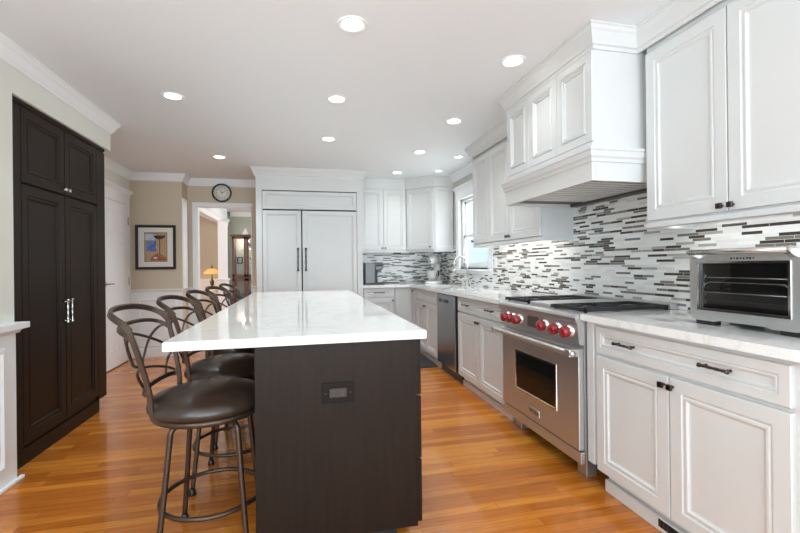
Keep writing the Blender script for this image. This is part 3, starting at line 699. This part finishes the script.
# outdoors beyond the sink window
struct('ground', MB().box(2.4, 16, -6, 22, -.45, -.35), 'lawn')
t = thing('neighbour_house', 'house with blue-grey siding and pale upper wall seen through the sink window', 'house', (7, 13, -.35))
hs = MB()
for i in range(21): hs.poly_prism([(4.99, -.35+i*.11), (5.03, -.35+i*.11), (5.01, -.35+(i+1)*.11), (4.99, -.35+(i+1)*.11)], 'y', 8.5, 17.5)
hs.box(5.03, 9.5, 8.5, 17.5, -.35, 1.96)
build('siding_wall', hs, 'siding', t)
bk = MB().box(5.02, 9.5, 8.5, 17.5, 1.96, 4.0)
build('upper_wall', bk, 'brick', t)
build('band', MB().box(4.97, 5.02, 8.5, 17.5, 1.93, 2.02), 'trim', t)
build('roof', MB().poly_prism([(4.6, 4.0), (9.9, 4.0), (7.25, 6.0)], 'y', 8.2, 17.8), 'greywall', t)
for y_ in (11.3, 12.6):
    f_ = build('window', MB().box(4.965, 4.99, y_, y_+.75, 2.15, 3.3), 'trim', t)
    build('pane', MB().box(4.955, 4.965, y_+.07, y_+.68, 2.22, 3.23), 'artpale', f_)

# ------------------------------------------------------------------ island
ix0, ix1, iy0, iy1 = -.497, .497, 1.672, 4.742
bx0, bx1, by0, by1 = -.185, .462, 1.712, 4.70
t = thing('kitchen_island', 'espresso wood kitchen island base under the long white countertop', 'island', (.14, 3.2, 0))
build('body', MB().box(bx0+.106, bx1-.002, by0+.02, by1-.02, .09, CU-.001), 'dark', t)
build('end_panel', MB().box(bx0, bx1, by0, by0+.02, .09, CU-.001, .0015), 'dark', t)
build('end_panel', MB().box(bx0, bx1, by1-.02, by1, .09, CU-.001, .0015), 'dark', t)
build('back_panel', MB().box(bx0+.09, bx0+.105, by0+.0205, by1-.0205, .09, CU-.001), 'dark', t)
build('toe_kick', MB().box(bx0+.15, bx1-.075, by0+.09, by1-.07, 0, .09), 'black', t)
y = by0+.022
for wd in (.46, .76, .46, .76, .50):
    for z0, z1 in ((.095, .36), (.365, .63), (.635, .872)):
        d = build('drawer', MB().panel((bx1-.001, y, z0), (0, 1, 0), (1, 0, 0), wd-.004, z1-z0-.004, dprof(.7, .026)), 'dark', t)
        if z1 < .7 or True:
            bar_handle(d, '+x', bx1+.025, y+wd/2, (z0+z1)/2, .115)
    y += wd
ol = build('outlet', MB().box(.070, .198, by0-.006, by0-.0003, .634, .716, .002), 'outlet', t, label='dark bronze outlet plate')
build('socket', MB().box(.100, .168, by0-.009, by0-.006, .657, .693, .001), 'socket', ol)
w = MB()
for cx in (.117, .151):
    w.box(cx-.006, cx-.004, by0-.0097, by0-.009, .676, .684).box(cx+.004, cx+.006, by0-.0097, by0-.009, .676, .684).lathe((cx, by0-.009, .667), (0, -1, 0), [(.003, 0), (.003, .0006)], 8)
w.lathe((.084, by0-.006, .675), (0, -1, 0), [(.0035, 0), (.002, .0015)], 8).lathe((.184, by0-.006, .675), (0, -1, 0), [(.0035, 0), (.002, .0015)], 8)
build('slots', w, 'pewter', ol)
single('island_countertop', MB().box(ix0, ix1, iy0, iy1, CU, CT, .004), 'quartz', 'long white quartz countertop on the dark kitchen island', 'countertop', (0, 3.2, CU))

# ------------------------------------------------------------------ bar stools
def make_stool(label):
    t = thing('bar_stool', label, 'bar stool', (0, 0, 0), 'bar stools along the island')
    build('seat', MB().lathe((-.012, 0, 0), (0, 0, 1), [(.20, .586), (.230, .590), (.238, .602), (.237, .618), (.224, .640), (.195, .654), (.14, .668), (.07, .676), (.001, .678)], 40), 'leather', t)
    build('seat_pan', MB().lathe((-.012, 0, 0), (0, 0, 1), [(.05, .540), (.10, .550), (.212, .560), (.224, .566), (.224, .585), (.20, .5855), (.001, .5855)], 36), 'bronze', t)
    for sx in (-1, 1):
        for sy in (-1, 1):
            pts = bez([(sx*.045, sy*.045, .543), (sx*.105, sy*.105, .540), (sx*.126, sy*.126, .523), (sx*.132, sy*.132, .47), (sx*.150, sy*.150, .25), (sx*.170, sy*.170, .03)], 6)
            l = build('leg', MB().tube(pts, .0115, 10), 'bronze', t)
            build('foot', MB().lathe((sx*.172, sy*.172, 0), (0, 0, 1), [(.018, 0), (.020, .006), (.015, .022), (.012, .034)], 12), 'black', l)
    rg = [(.205*math.cos(2*PI*i/40), .205*math.sin(2*PI*i/40), .205) for i in range(40)]
    build('foot_ring', MB().tube(rg, .0095, 8, closed=True), 'bronze', t)
    # back posts
    for sy in (-1, 1):
        pts = bez([(-.070, sy*.145, .558), (-.140, sy*.160, .566), (-.180, sy*.166, .605), (-.190, sy*.170, .70), (-.217, sy*.185, .83), (-.240, sy*.196, .920), (-.252, sy*.196, .952)], 6)
        build('back_post', MB().tube(pts, 0, flat=(.0098, .0065), ref=lambda s_: Vector((1, 0, .2))), 'bronze', t)
    # top rail: a U in plan that rises to the back
    def U(phi, x0, dx, hy, z0, dz, zp=.45):
        c, s_ = math.cos(phi), math.sin(phi)
        return Vector((x0-dx*max(c, 0)**.70, hy*math.copysign(abs(s_)**.85, s_), z0+dz*max(c, 0)**zp))
    n = 30; ph = [(-PI/2)+PI*i/n for i in range(n+1)]
    build('top_rail', MB().tube([U(p, -.243, .118, .198, .940, .078) for p in ph], 0, flat=(.0120, .0065), ref=lambda s_: Vector((.35, 0, 1))), 'bronze', t)
    build('middle_rail', MB().tube([U(p, -.242, .085, .190, .908, .045) for p in ph], 0, flat=(.008, .005), ref=lambda s_: Vector((.2, 0, 1))), 'bronze', t)
    build('lower_rail', MB().tube([U(p, -.194, .040, .166, .690, .006) for p in ph], 0, flat=(.010, .005), ref=lambda s_: Vector((.2, 0, 1))), 'bronze', t)
    def B(sv, q):    # point on the back surface: sv in -1..1 across, q 0..1 up
        p = sv*PI/2
        return U(p, -.194, .040, .164, .692, .006).lerp(U(p, -.242, .085, .189, .908, .045), q)
    m_ = 14
    for (a0, q0), (a1, q1), bow in (((-.45, 1), (.97, .52), -.05), ((-.62, .42), (.97, .06), -.04), ((.93, .97), (-.35, 0), .13), ((-.10, 1), (-.52, .52), .04), ((.97, .42), (.45, 0), .03), ((-.97, .42), (-.45, 0), .03), ((-.95, .95), (-.62, .42), .03)):
        arc = [B(a0+(a1-a0)*k/m_-bow*1.2*math.sin(PI*k/m_)*(1 if a1 < a0 else -1), q0+(q1-q0)*k/m_+bow*.4*math.sin(PI*k/m_)) for k in range(m_+1)]
        build('lattice_bar', MB().tube(arc, 0, flat=(.0052, .004), ref=lambda s_: Vector((0, .4, 1))), 'bronze', t)
    return t
def dup(r, label):
    n = r.copy(); COL.objects.link(n); n['label'] = label
    for c in list(r.children):
        k = c.copy(); COL.objects.link(k); k.parent = n
        for g in list(c.children):
            q = g.copy(); COL.objects.link(q); q.parent = k
    return n
labs = ['brown metal bar stool with leather seat, first along the island from its outlet end',
        'brown metal bar stool with leather seat, second along the island from its outlet end',
        'brown metal bar stool with leather seat, third and middle one along the island',
        'brown metal bar stool with leather seat, fourth along the island from its outlet end',
        'brown metal bar stool with leather seat, fifth along the island, next to the refrigerator end']
st0 = make_stool(labs[0])
sts = [st0]+[dup(st0, l) for l in labs[1:]]
for i, s_ in enumerate(sts):
    s_.location = (-.388, 1.98+.568*i, 0); s_.rotation_euler = (0, 0, math.radians((-3, -4, -2, -5, -3)[i]))

# ------------------------------------------------------------------ toaster oven
tx, tx1, ty0, ty1, tz0, tz1 = 1.68, 2.00, 1.095, 1.540, .944, 1.228
t = thing('toaster_oven', 'stainless steel toaster oven on the countertop right of the range', 'toaster oven', (1.84, 1.31, CT))
build('body', MB().box(tx+.02, tx1, ty0, ty1, tz0, tz1, .008), 'steel', t)
# front frame with the glass opening
gy0, gy1, gz0, gz1 = 1.148, 1.494, .985, 1.178
w = MB().box(tx, tx+.022, ty0, gy0, tz0, tz1).box(tx, tx+.022, gy1, ty1, tz0, tz1).box(tx, tx+.022, gy0, gy1, tz0, gz0).box(tx, tx+.022, gy0, gy1, gz1, tz1)
d = build('door', w, 'steel', t)
build('bezel', MB().box(tx-.004, tx+.002, gy0-.008, gy0, gz0-.008, gz1+.008).box(tx-.004, tx+.002, gy1, gy1+.008, gz0-.008, gz1+.008).box(tx-.004, tx+.002, gy0, gy1, gz0-.008, gz0).box(tx-.004, tx+.002, gy0, gy1, gz1, gz1+.008), 'steel2', d)
build('interior', MB().box(tx+.0185, tx+.0199, gy0+.001, gy1-.001, gz0+.001, gz1-.001), 'black', t)
for z in (1.055, 1.118): 
    w = MB().tube([(tx+.011, gy0+.003, z), (tx+.011, gy1-.003, z)], .0022, 6)
    for i in range(22):
        yy = gy0+.02+i*.0143; w.box(tx+.010, tx+.016, yy-.0012, yy+.0012, z-.004, z)
    build('rack', w, 'steel2', t)
build('rack', MB().tube([(tx+.010, gy0+.004, 1.082), (tx+.010, gy0+.02, 1.098), (tx+.010, gy1-.035, 1.098), (tx+.010, gy1-.02, 1.085), (tx+.010, gy1-.005, 1.085)], .0024, 6), 'steel2', t)
w = MB()
for z in (1.012, 1.048, 1.085, 1.122):
    w.tube([(tx+.010, gy1-.004, z-.008), (tx+.010, gy1-.016, z-.008), (tx+.010, gy1-.02, z), (tx+.010, gy1-.016, z+.008), (tx+.010, gy1-.004, z+.008)], .0014, 5)
build('rack_guide', w, 'steel2', t)
build('glass', MB().box(tx+.004, tx+.0065, gy0, gy1, gz0, gz1), 'tglass', d)
hd = MB().tube([(tx-.035, ty0+.03, tz1-.003), (tx-.035, ty1-.028, tz1-.003)], .0115, 14)
for y in (ty0+.035, ty1-.032): hd.poly_prism([(tx+.002, tz1-.032), (tx-.030, tz1-.017), (tx-.046, tz1-.006), (tx-.042, tz1+.009), (tx-.02, tz1+.010), (tx+.002, tz1-.003)], 'y', y-.012, y+.012)
build('handle', hd, 'nickel', d)
w = MB()
for i, dy in enumerate((-.045, -.032, -.020, -.008, .004, .018, .030, .042)):
    w.box(tx-.0012, tx+.0005, 1.312+dy-.003-(i % 3)*.0012, 1.312+dy+.003, 1.1945-(i % 2)*.002, 1.200)
build('control_marks', w, 'black', d)
build('base_trim', MB().poly_prism([(ty0, tz0), (ty1, tz0), (ty1-.03, tz0-.012), (ty1-.11, tz0-.012), (ty1-.13, tz0-.006), (ty0+.13, tz0-.006), (ty0+.11, tz0-.012), (ty0+.03, tz0-.012)], 'x', tx+.001, tx+.02), 'steel', t)
for x, y in ((tx+.03, ty0+.05), (tx+.03, ty1-.06), (tx1-.05, ty0+.05), (tx1-.05, ty1-.06)):
    build('foot', MB().box(x-.022, x+.022, y-.04, y+.04, CT+.0003, tz0-.0002, .003), 'black', t)

# ------------------------------------------------------------------ faucet
fx_, fy_ = 1.985, 4.90
t = thing('faucet', 'brushed nickel gooseneck faucet behind the sink below the window', 'faucet', (fx_, fy_, CT))
build('base', MB().lathe((fx_, fy_, CT), (0, 0, 1), [(.030, 0), (.028, .008), (.020, .014), (.018, .09), (.015, .10)], 16), 'nickel', t)
arc = [(fx_, fy_, CT+.09), (fx_, fy_, CT+.26)]+[(fx_-.085+.085*math.cos(a), fy_+.004, CT+.28+.085*math.sin(a)) for a in [PI*k/10 for k in range(0, 11)]]+[(fx_-.172, fy_+.005, CT+.22)]
build('spout', MB().tube(arc, .0125, 12), 'nickel', t)
build('spray_head', MB().lathe((fx_-.172, fy_+.005, CT+.222), (0, 0, -1), [(.0135, 0), (.018, .02), (.019, .06), (.012, .064)], 14), 'nickel', t)
build('lever', MB().tube([(fx_, fy_-.018, CT+.06), (fx_, fy_-.05, CT+.075), (fx_-.01, fy_-.09, CT+.10)], .007, 8), 'nickel', t)

# ------------------------------------------------------------------ stand mixer
mx, my = 1.90, 5.97
t = thing('stand_mixer', 'white stand mixer with steel bowl on the corner of the countertop', 'stand mixer', (mx, my, CT))
Rm = Vector((-.62, -.78, 0)).normalized(); Sm = Vector((-Rm.y, Rm.x, 0))
def mp_(a, b, z): return Vector((mx, my, CT+z))+Rm*a+Sm*b
def oval(la, lb, ca, z, n=24, e=.7): return [mp_(ca+la*math.copysign(abs(math.cos(2*PI*k/n))**e, math.cos(2*PI*k/n)), lb*math.copysign(abs(math.sin(2*PI*k/n))**e, math.sin(2*PI*k/n)), z) for k in range(n)]
build('base', MB().rings([oval(.17, .105, .03, .0005), oval(.175, .11, .03, .012), oval(.165, .10, .03, .03), oval(.10, .07, -.05, .045)], smooth=True), 'porcelain', t)
build('column', MB().rings([oval(.06, .06, -.085, .03), oval(.05, .05, -.085, .09), oval(.048, .05, -.085, .19), oval(.06, .055, -.075, .26), oval(.06, .055, -.075, .28)], smooth=True), 'porcelain', t)
hd = [[mp_(a, r*.75*math.cos(2*PI*k/20), .335+r*math.sin(2*PI*k/20)) for k in range(20)] for a, r in ((-.16, .012), (-.15, .045), (-.10, .068), (0, .074), (.09, .070), (.14, .060), (.165, .045), (.172, .02))]
build('head', MB().rings(hd, smooth=True), 'porcelain', t)
build('attachment_hub', MB().lathe(mp_(.170, 0, .335), Rm, [(.030, -.01), (.030, .008), (.022, .012), (.001, .013)], 16), 'chrome', t)
build('bowl', MB().lathe(mp_(.075, 0, .035), (0, 0, 1), [(.05, 0), (.055, .012), (.08, .03), (.098, .08), (.103, .15), (.107, .152), (.100, .150), (.001, .12)], 28), 'steel2', t)
build('beater', MB().lathe(mp_(.075, 0, .14), (0, 0, 1), [(.012, 0), (.014, .09), (.024, .10), (.024, .125)], 12), 'chrome', t)

# ------------------------------------------------------------------ coffee maker
t = thing('coffee_maker', 'steel and black single-cup coffee maker on the counter beside the refrigerator', 'coffee maker', (.99, 6.05, CT))
build('water_tank', MB().box(.868, 1.015, 5.96, 6.16, CT+.004, CT+.305, .012), 'greysteel', t)
build('column', MB().box(1.0155, 1.05, 5.98, 6.14, CT+.004, CT+.20, .004), 'black', t)
build('drip_tray', MB().box(.875, 1.145, 5.95, 6.17, CT+.0003, CT+.022, .006), 'black', t)
build('head', MB().box(1.0155, 1.125, 5.97, 6.15, CT+.20, CT+.29, .014), 'greysteel', t)
build('lever', MB().tube([(1.03, 5.962, CT+.265), (1.135, 5.955, CT+.275)], .008, 8), 'black', t)

# ------------------------------------------------------------------ sink mat
single('kitchen_mat', MB().box(.98, 1.515, 4.66, 5.44, .0003, .012, .004), 'mat', 'dark grey mat on the floor in front of the sink cabinet', 'mat', (1.24, 5.05, 0))

# ------------------------------------------------------------------ framed print and clock
t = thing('framed_picture', 'framed still-life print with ivory mat on the tan wall beside the door', 'picture', (-1.895, YP, 1.46))
ax0, ax1, az0, az1 = -2.138, -1.652, 1.162, 1.752
build('frame', MB().panel((ax0, YP-.001, az0), (1, 0, 0), (0, -1, 0), ax1-ax0, az1-az0, [(0, 0), (0, .020), (.005, .026), (.030, .022), (.036, .008)]), 'blackwood', t)
build('mat_board', MB().box(ax0+.035, ax1-.035, YP-.0115, YP-.0095, az0+.035, az1-.035), 'paper', t)
p0, p1, q0, q1 = -2.025, -1.762, 1.27, 1.648
pr = build('print', MB().box(p0, p1, YP-.0125, YP-.0117, q0, q1), 'artbg', t)
build('print_border', MB().box(p0-.006, p0, YP-.0128, YP-.0117, q0-.006, q1+.006).box(p1, p1+.006, YP-.0128, YP-.0117, q0-.006, q1+.006).box(p0, p1, YP-.0128, YP-.0117, q0-.006, q0).box(p0, p1, YP-.0128, YP-.0117, q1, q1+.006), 'artdark', t)
yy = YP-.0130
build('painted_window', MB().box(p0+.02, p0+.135, yy, YP-.0126, q0+.13, q0+.27), 'artblue', pr)
build('painted_sky', MB().box(p0, p0+.14, yy, YP-.0126, q0+.28, q1-.02), 'artpale', pr)
el = lambda cx, cz, a, b, lo=0, hi=2*PI, n=20: [(cx+a*math.cos(lo+(hi-lo)*k/n), cz+b*math.sin(lo+(hi-lo)*k/n)) for k in range(n+(0 if hi-lo > 6 else 1))]
build('painted_lamp', MB().poly_prism(el(p0+.178, q1-.035, .070, .050, PI, 2*PI), 'y', yy, YP-.0126).box(p0+.173, p0+.183, yy-.0003, YP-.0126, q0+.09, q1-.07), 'artdark', pr)
build('painted_table', MB().poly_prism(el(p0+.16, q0+.008, .10, .088, 0, PI), 'y', yy, YP-.0126), 'artred', pr)
build('painted_bowl', MB().poly_prism(el(p0+.125, q0+.052, .024, .020, PI, 2*PI), 'y', yy-.0004, yy), 'artwhite', pr)

cx, cz, R_ = -1.115, 2.248, .133
t = thing('wall_clock', 'round black-rimmed wall clock above the dining room opening', 'clock', (cx, YK, cz))
build('rim', MB().lathe((cx, YK-.0005, cz), (0, -1, 0), [(R_-.004, 0), (R_, .008), (R_, .026), (R_-.008, .032), (R_-.018, .030), (R_-.021, .018), (.001, .018)], 40), 'black', t)
build('face', MB().lathe((cx, YK-.0188, cz), (0, -1, 0), [(R_-.022, 0), (R_-.022, .001), (.001, .001)], 40), 'face', t)
w = MB()
for k in range(12):
    a = PI/2-k*PI/6; add_text(w, str(k or 12), .026, (cx+.072*math.cos(a), YK-.0202, cz+.072*math.sin(a)), (1, 0, 0), (0, 0, 1), .0002)
build('numerals', w, 'black', t)
def hand(ang, L, wd, y):
    u_ = Vector((math.cos(ang), 0, math.sin(ang))); n_ = Vector((-u_.z, 0, u_.x)); c = Vector((cx, y, cz))
    ps = [c-u_*.015+n_*wd, c+u_*L*.8+n_*wd, c+u_*L, c+u_*L*.8-n_*wd, c-u_*.015-n_*wd]
    return MB().poly_prism([(p.x, p.z) for p in ps], 'y', y, y-.001)
build('hour_hand', hand(math.radians(118), .048, .0032, YK-.0212), 'black', t)
build('minute_hand', hand(math.radians(18), .066, .0024, YK-.0226), 'black', t)

# ------------------------------------------------------------------ dining room: lamp, console, china cabinet
t = thing('console_table', 'white console table under the glowing lamp beyond the dining room opening', 'table', (-1.78, 9.3, 0))
build('top', MB().box(-2.15, -1.70, 9.10, 9.55, .70, .73, .004), 'trim', t)
for x in (-2.12, -1.73):
    for y in (9.13, 9.52): build('leg', MB().box(x-.02, x+.02, y-.02, y+.02, 0, .70), 'trim', t)
lx, ly = -1.815, 9.33
t = thing('table_lamp', 'lit amber glass table lamp with bronze base seen through the dining room opening', 'lamp', (lx, ly, .73))
build('base', MB().lathe((lx, ly, .7305), (0, 0, 1), [(.07, 0), (.068, .012), (.03, .025), (.022, .06), (.035, .10), (.04, .15), (.022, .20), (.012, .24), (.010, .36)], 20), 'brass', t)
build('shade', MB().lathe((lx, ly, 1.045), (0, 0, 1), [(.165, 0), (.168, .008), (.135, .055), (.08, .095), (.03, .115), (.028, .108), (.075, .088), (.13, .048), (.160, .0)], 28), 'shade', t)
build('finial', MB().lathe((lx, ly, 1.16), (0, 0, 1), [(.03, 0), (.012, .012), (.016, .035), (.004, .06)], 12), 'brass', t)
pl = D.lights.new('table_lamp_bulb', 'POINT'); pl.energy = 2.2; pl.color = (1, .66, .32); pl.shadow_soft_size = .05
lo = D.objects.new('table_lamp_bulb', pl); COL.objects.link(lo); lo.location = (lx, ly, 1.03)

kx0, kx1, ky0, ky1 = -1.372, -.55, 9.0, 9.36
t = thing('china_cabinet', 'mahogany china cabinet with glass doors beyond the dining room opening', 'cabinet', ((kx0+kx1)/2, 9.18, 0))
w = MB().box(kx0, kx0+.03, ky0, ky1, 0, 1.79).box(kx1-.03, kx1, ky0, ky1, 0, 1.79).box(kx0, kx1, ky0, ky1, 0, .10).box(kx0+.03, kx1-.03, ky0, ky1, .95, .985)
build('carcass', w, 'mahog', t)
build('back_board', MB().box(kx0+.03, kx1-.03, ky1-.015, ky1, .10, 1.79), 'porcelain', t)
build('cornice', MB().box(kx0-.035, kx1+.035, ky0-.035, ky1, 1.80, 1.835, .006).box(kx0-.015, kx1+.015, ky0-.015, ky1, 1.79, 1.80), 'mahog', t)
for z in (.50, 1.24, 1.52): build('shelf', MB().box(kx0+.03, kx1-.03, ky0+.03, ky1-.015, z, z+.008), 'cglass', t)
km = (kx0+kx1)/2
km = -1.10
for z0, z1 in ((.10, .95), (.985, 1.79)):
    for a, b in ((kx0+.001, km-.002), (km+.002, kx1-.001)):
        s_ = .045
        f = MB().box(a, a+s_, ky0-.020, ky0-.001, z0, z1).box(b-s_, b, ky0-.020, ky0-.001, z0, z1).box(a, b, ky0-.020, ky0-.001, z0, z0+s_).box(a, b, ky0-.020, ky0-.001, z1-s_, z1)
        d = build('door', f, 'mahog', t)
        build('pane', MB().box(a+s_, b-s_, ky0-.012, ky0-.009, z0+s_, z1-s_), 'cglass', d)
build('knob', MB().lathe((km+.02, ky0-.02, 1.40), (0, -1, 0), [(.008, 0), (.012, .01), (.001, .02)], 10), 'brass', t)
cl = D.lights.new('china_cabinet_lamp', 'POINT'); cl.energy = 1.6; cl.color = (1, .95, .86); cl.shadow_soft_size = .03
co = D.objects.new('china_cabinet_lamp', cl); COL.objects.link(co); co.location = (-1.18, 9.10, 1.73)
def vase(name, x, y, z, prof, mat, lab, cat): return single(name, MB().lathe((x, y, z), (0, 0, 1), prof, 20), mat, lab, cat, (x, y, z))
zs = 1.5284
o = thing('silver_urn', 'two-handled silver urn on the upper shelf inside the china cabinet', 'urn', (-1.03, 9.18, zs))
build('bowl', MB().lathe((-1.03, 9.18, zs), (0, 0, 1), [(.04, 0), (.04, .01), (.012, .03), (.012, .06), (.05, .09), (.065, .14), (.055, .19), (.06, .20), (.05, .195)], 20), 'silver', o)
for sg in (-1, 1): build('handle', MB().tube(bez([(-1.03+sg*.058, 9.18, zs+.18), (-1.03+sg*.10, 9.18, zs+.17), (-1.03+sg*.095, 9.18, zs+.11), (-1.03+sg*.058, 9.18, zs+.10)], 5), .006, 8), 'silver', o)
o = thing('photo_frame', 'small dark photo frame on a shelf inside the china cabinet', 'photo frame', (-1.26, 9.22, 1.2484))
build('frame', MB().panel((-1.31, 9.225, 1.2484), (1, 0, 0), (0, -1, 0), .11, .14, [(0, 0), (0, .012), (.016, .012), (.018, .006)]), 'blackwood', o)
build('photo', MB().box(-1.29, -1.22, 9.216, 9.2178, 1.27, 1.37), 'artpale', o)
vase('china_bowl', -1.22, 9.18, .5084, [(.04, 0), (.05, .01), (.10, .08), (.105, .10), (.095, .095), (.001, .02)], 'bluechina', 'blue china bowl on the lower glass shelf of the china cabinet', 'bowl')
vase('vase', -1.02, 9.18, .5084, [(.035, 0), (.06, .05), (.07, .11), (.035, .18), (.045, .21), (.035, .21), (.001, .18)], 'bluechina', 'blue china vase on the lower glass shelf of the china cabinet', 'vase')
vase('goblet', -1.02, 9.18, 1.2484, [(.03, 0), (.03, .004), (.006, .01), (.006, .06), (.035, .08), (.04, .14), (.036, .14), (.001, .085)], 'silver', 'small silver goblet on the middle shelf of the china cabinet', 'goblet')
single('ornament', MB().rings([[(-1.13+sx*r, 9.12+sy*r, z) for sx, sy in ((-1, -1), (1, -1), (1, 1), (-1, 1))] for r, z in ((.062, 1.8352), (.055, 1.85), (.02, 1.93), (.004, 1.97))]), 'porcelain', 'white pointed ornament standing on top of the china cabinet', 'ornament', (-1.13, 9.12, 1.8352))

# ------------------------------------------------------------------ recessed ceiling lights
cans = [(.266, 2.19, 'over the island, nearest the outlet end'), (.266, 3.20, 'over the middle of the island'), (.266, 4.22, 'over the island end facing the refrigerator'),
        (-.91, 3.38, 'over the walkway beside the dark pantry'), (-.91, 5.15, 'in front of the clock wall'),
        (1.285, 2.385, 'beside the range hood'), (1.305, 3.49, 'over the aisle left of the range'), (1.285, 4.52, 'over the aisle by the dishwasher'), (1.265, 5.58, 'in front of the corner wall cabinet'),
        (1.785, 4.64, 'close to the wall cabinet by the window'), (1.785, 5.38, 'above the far end of the sink')]
for x, y, lab in cans:
    pw = .55 if y < 2.5 else (.95 if y < 4 else 1.6)
    if x > 1.2 and y > 4: pw = .85
    if x > 1.2 and y > 5: pw = .5
    if x > 1.7: pw = .2
    if x > 1.2 and y < 2.5: pw = .3
    t = thing('recessed_light', 'lit round white recessed ceiling light '+lab, 'ceiling light', (x, y, ZC), 'recessed ceiling lights')
    R1 = .078 if x < 1.7 else .055
    build('trim_ring', MB().lathe((x, y, ZC-.0003), (0, 0, -1), [(R1, 0), (R1, .004), (R1-.006, .007), (R1*.72, .003), (R1*.70, 0)], 32), 'trim', t)
    build('lens', MB().lathe((x, y, ZC-.0006), (0, 0, -1), [(R1*.69, 0), (R1*.69, .002), (.001, .0025)], 32), 'lens', t)
    l = D.lights.new('recessed_lamp', 'SPOT'); l.energy = CAN_POWER*pw; l.spot_size = math.radians(125); l.spot_blend = 1; l.shadow_soft_size = .06; l.color = (.90, .955, .98)
    o = D.objects.new('recessed_lamp', l); COL.objects.link(o); o.location = (x, y, ZC-.012)
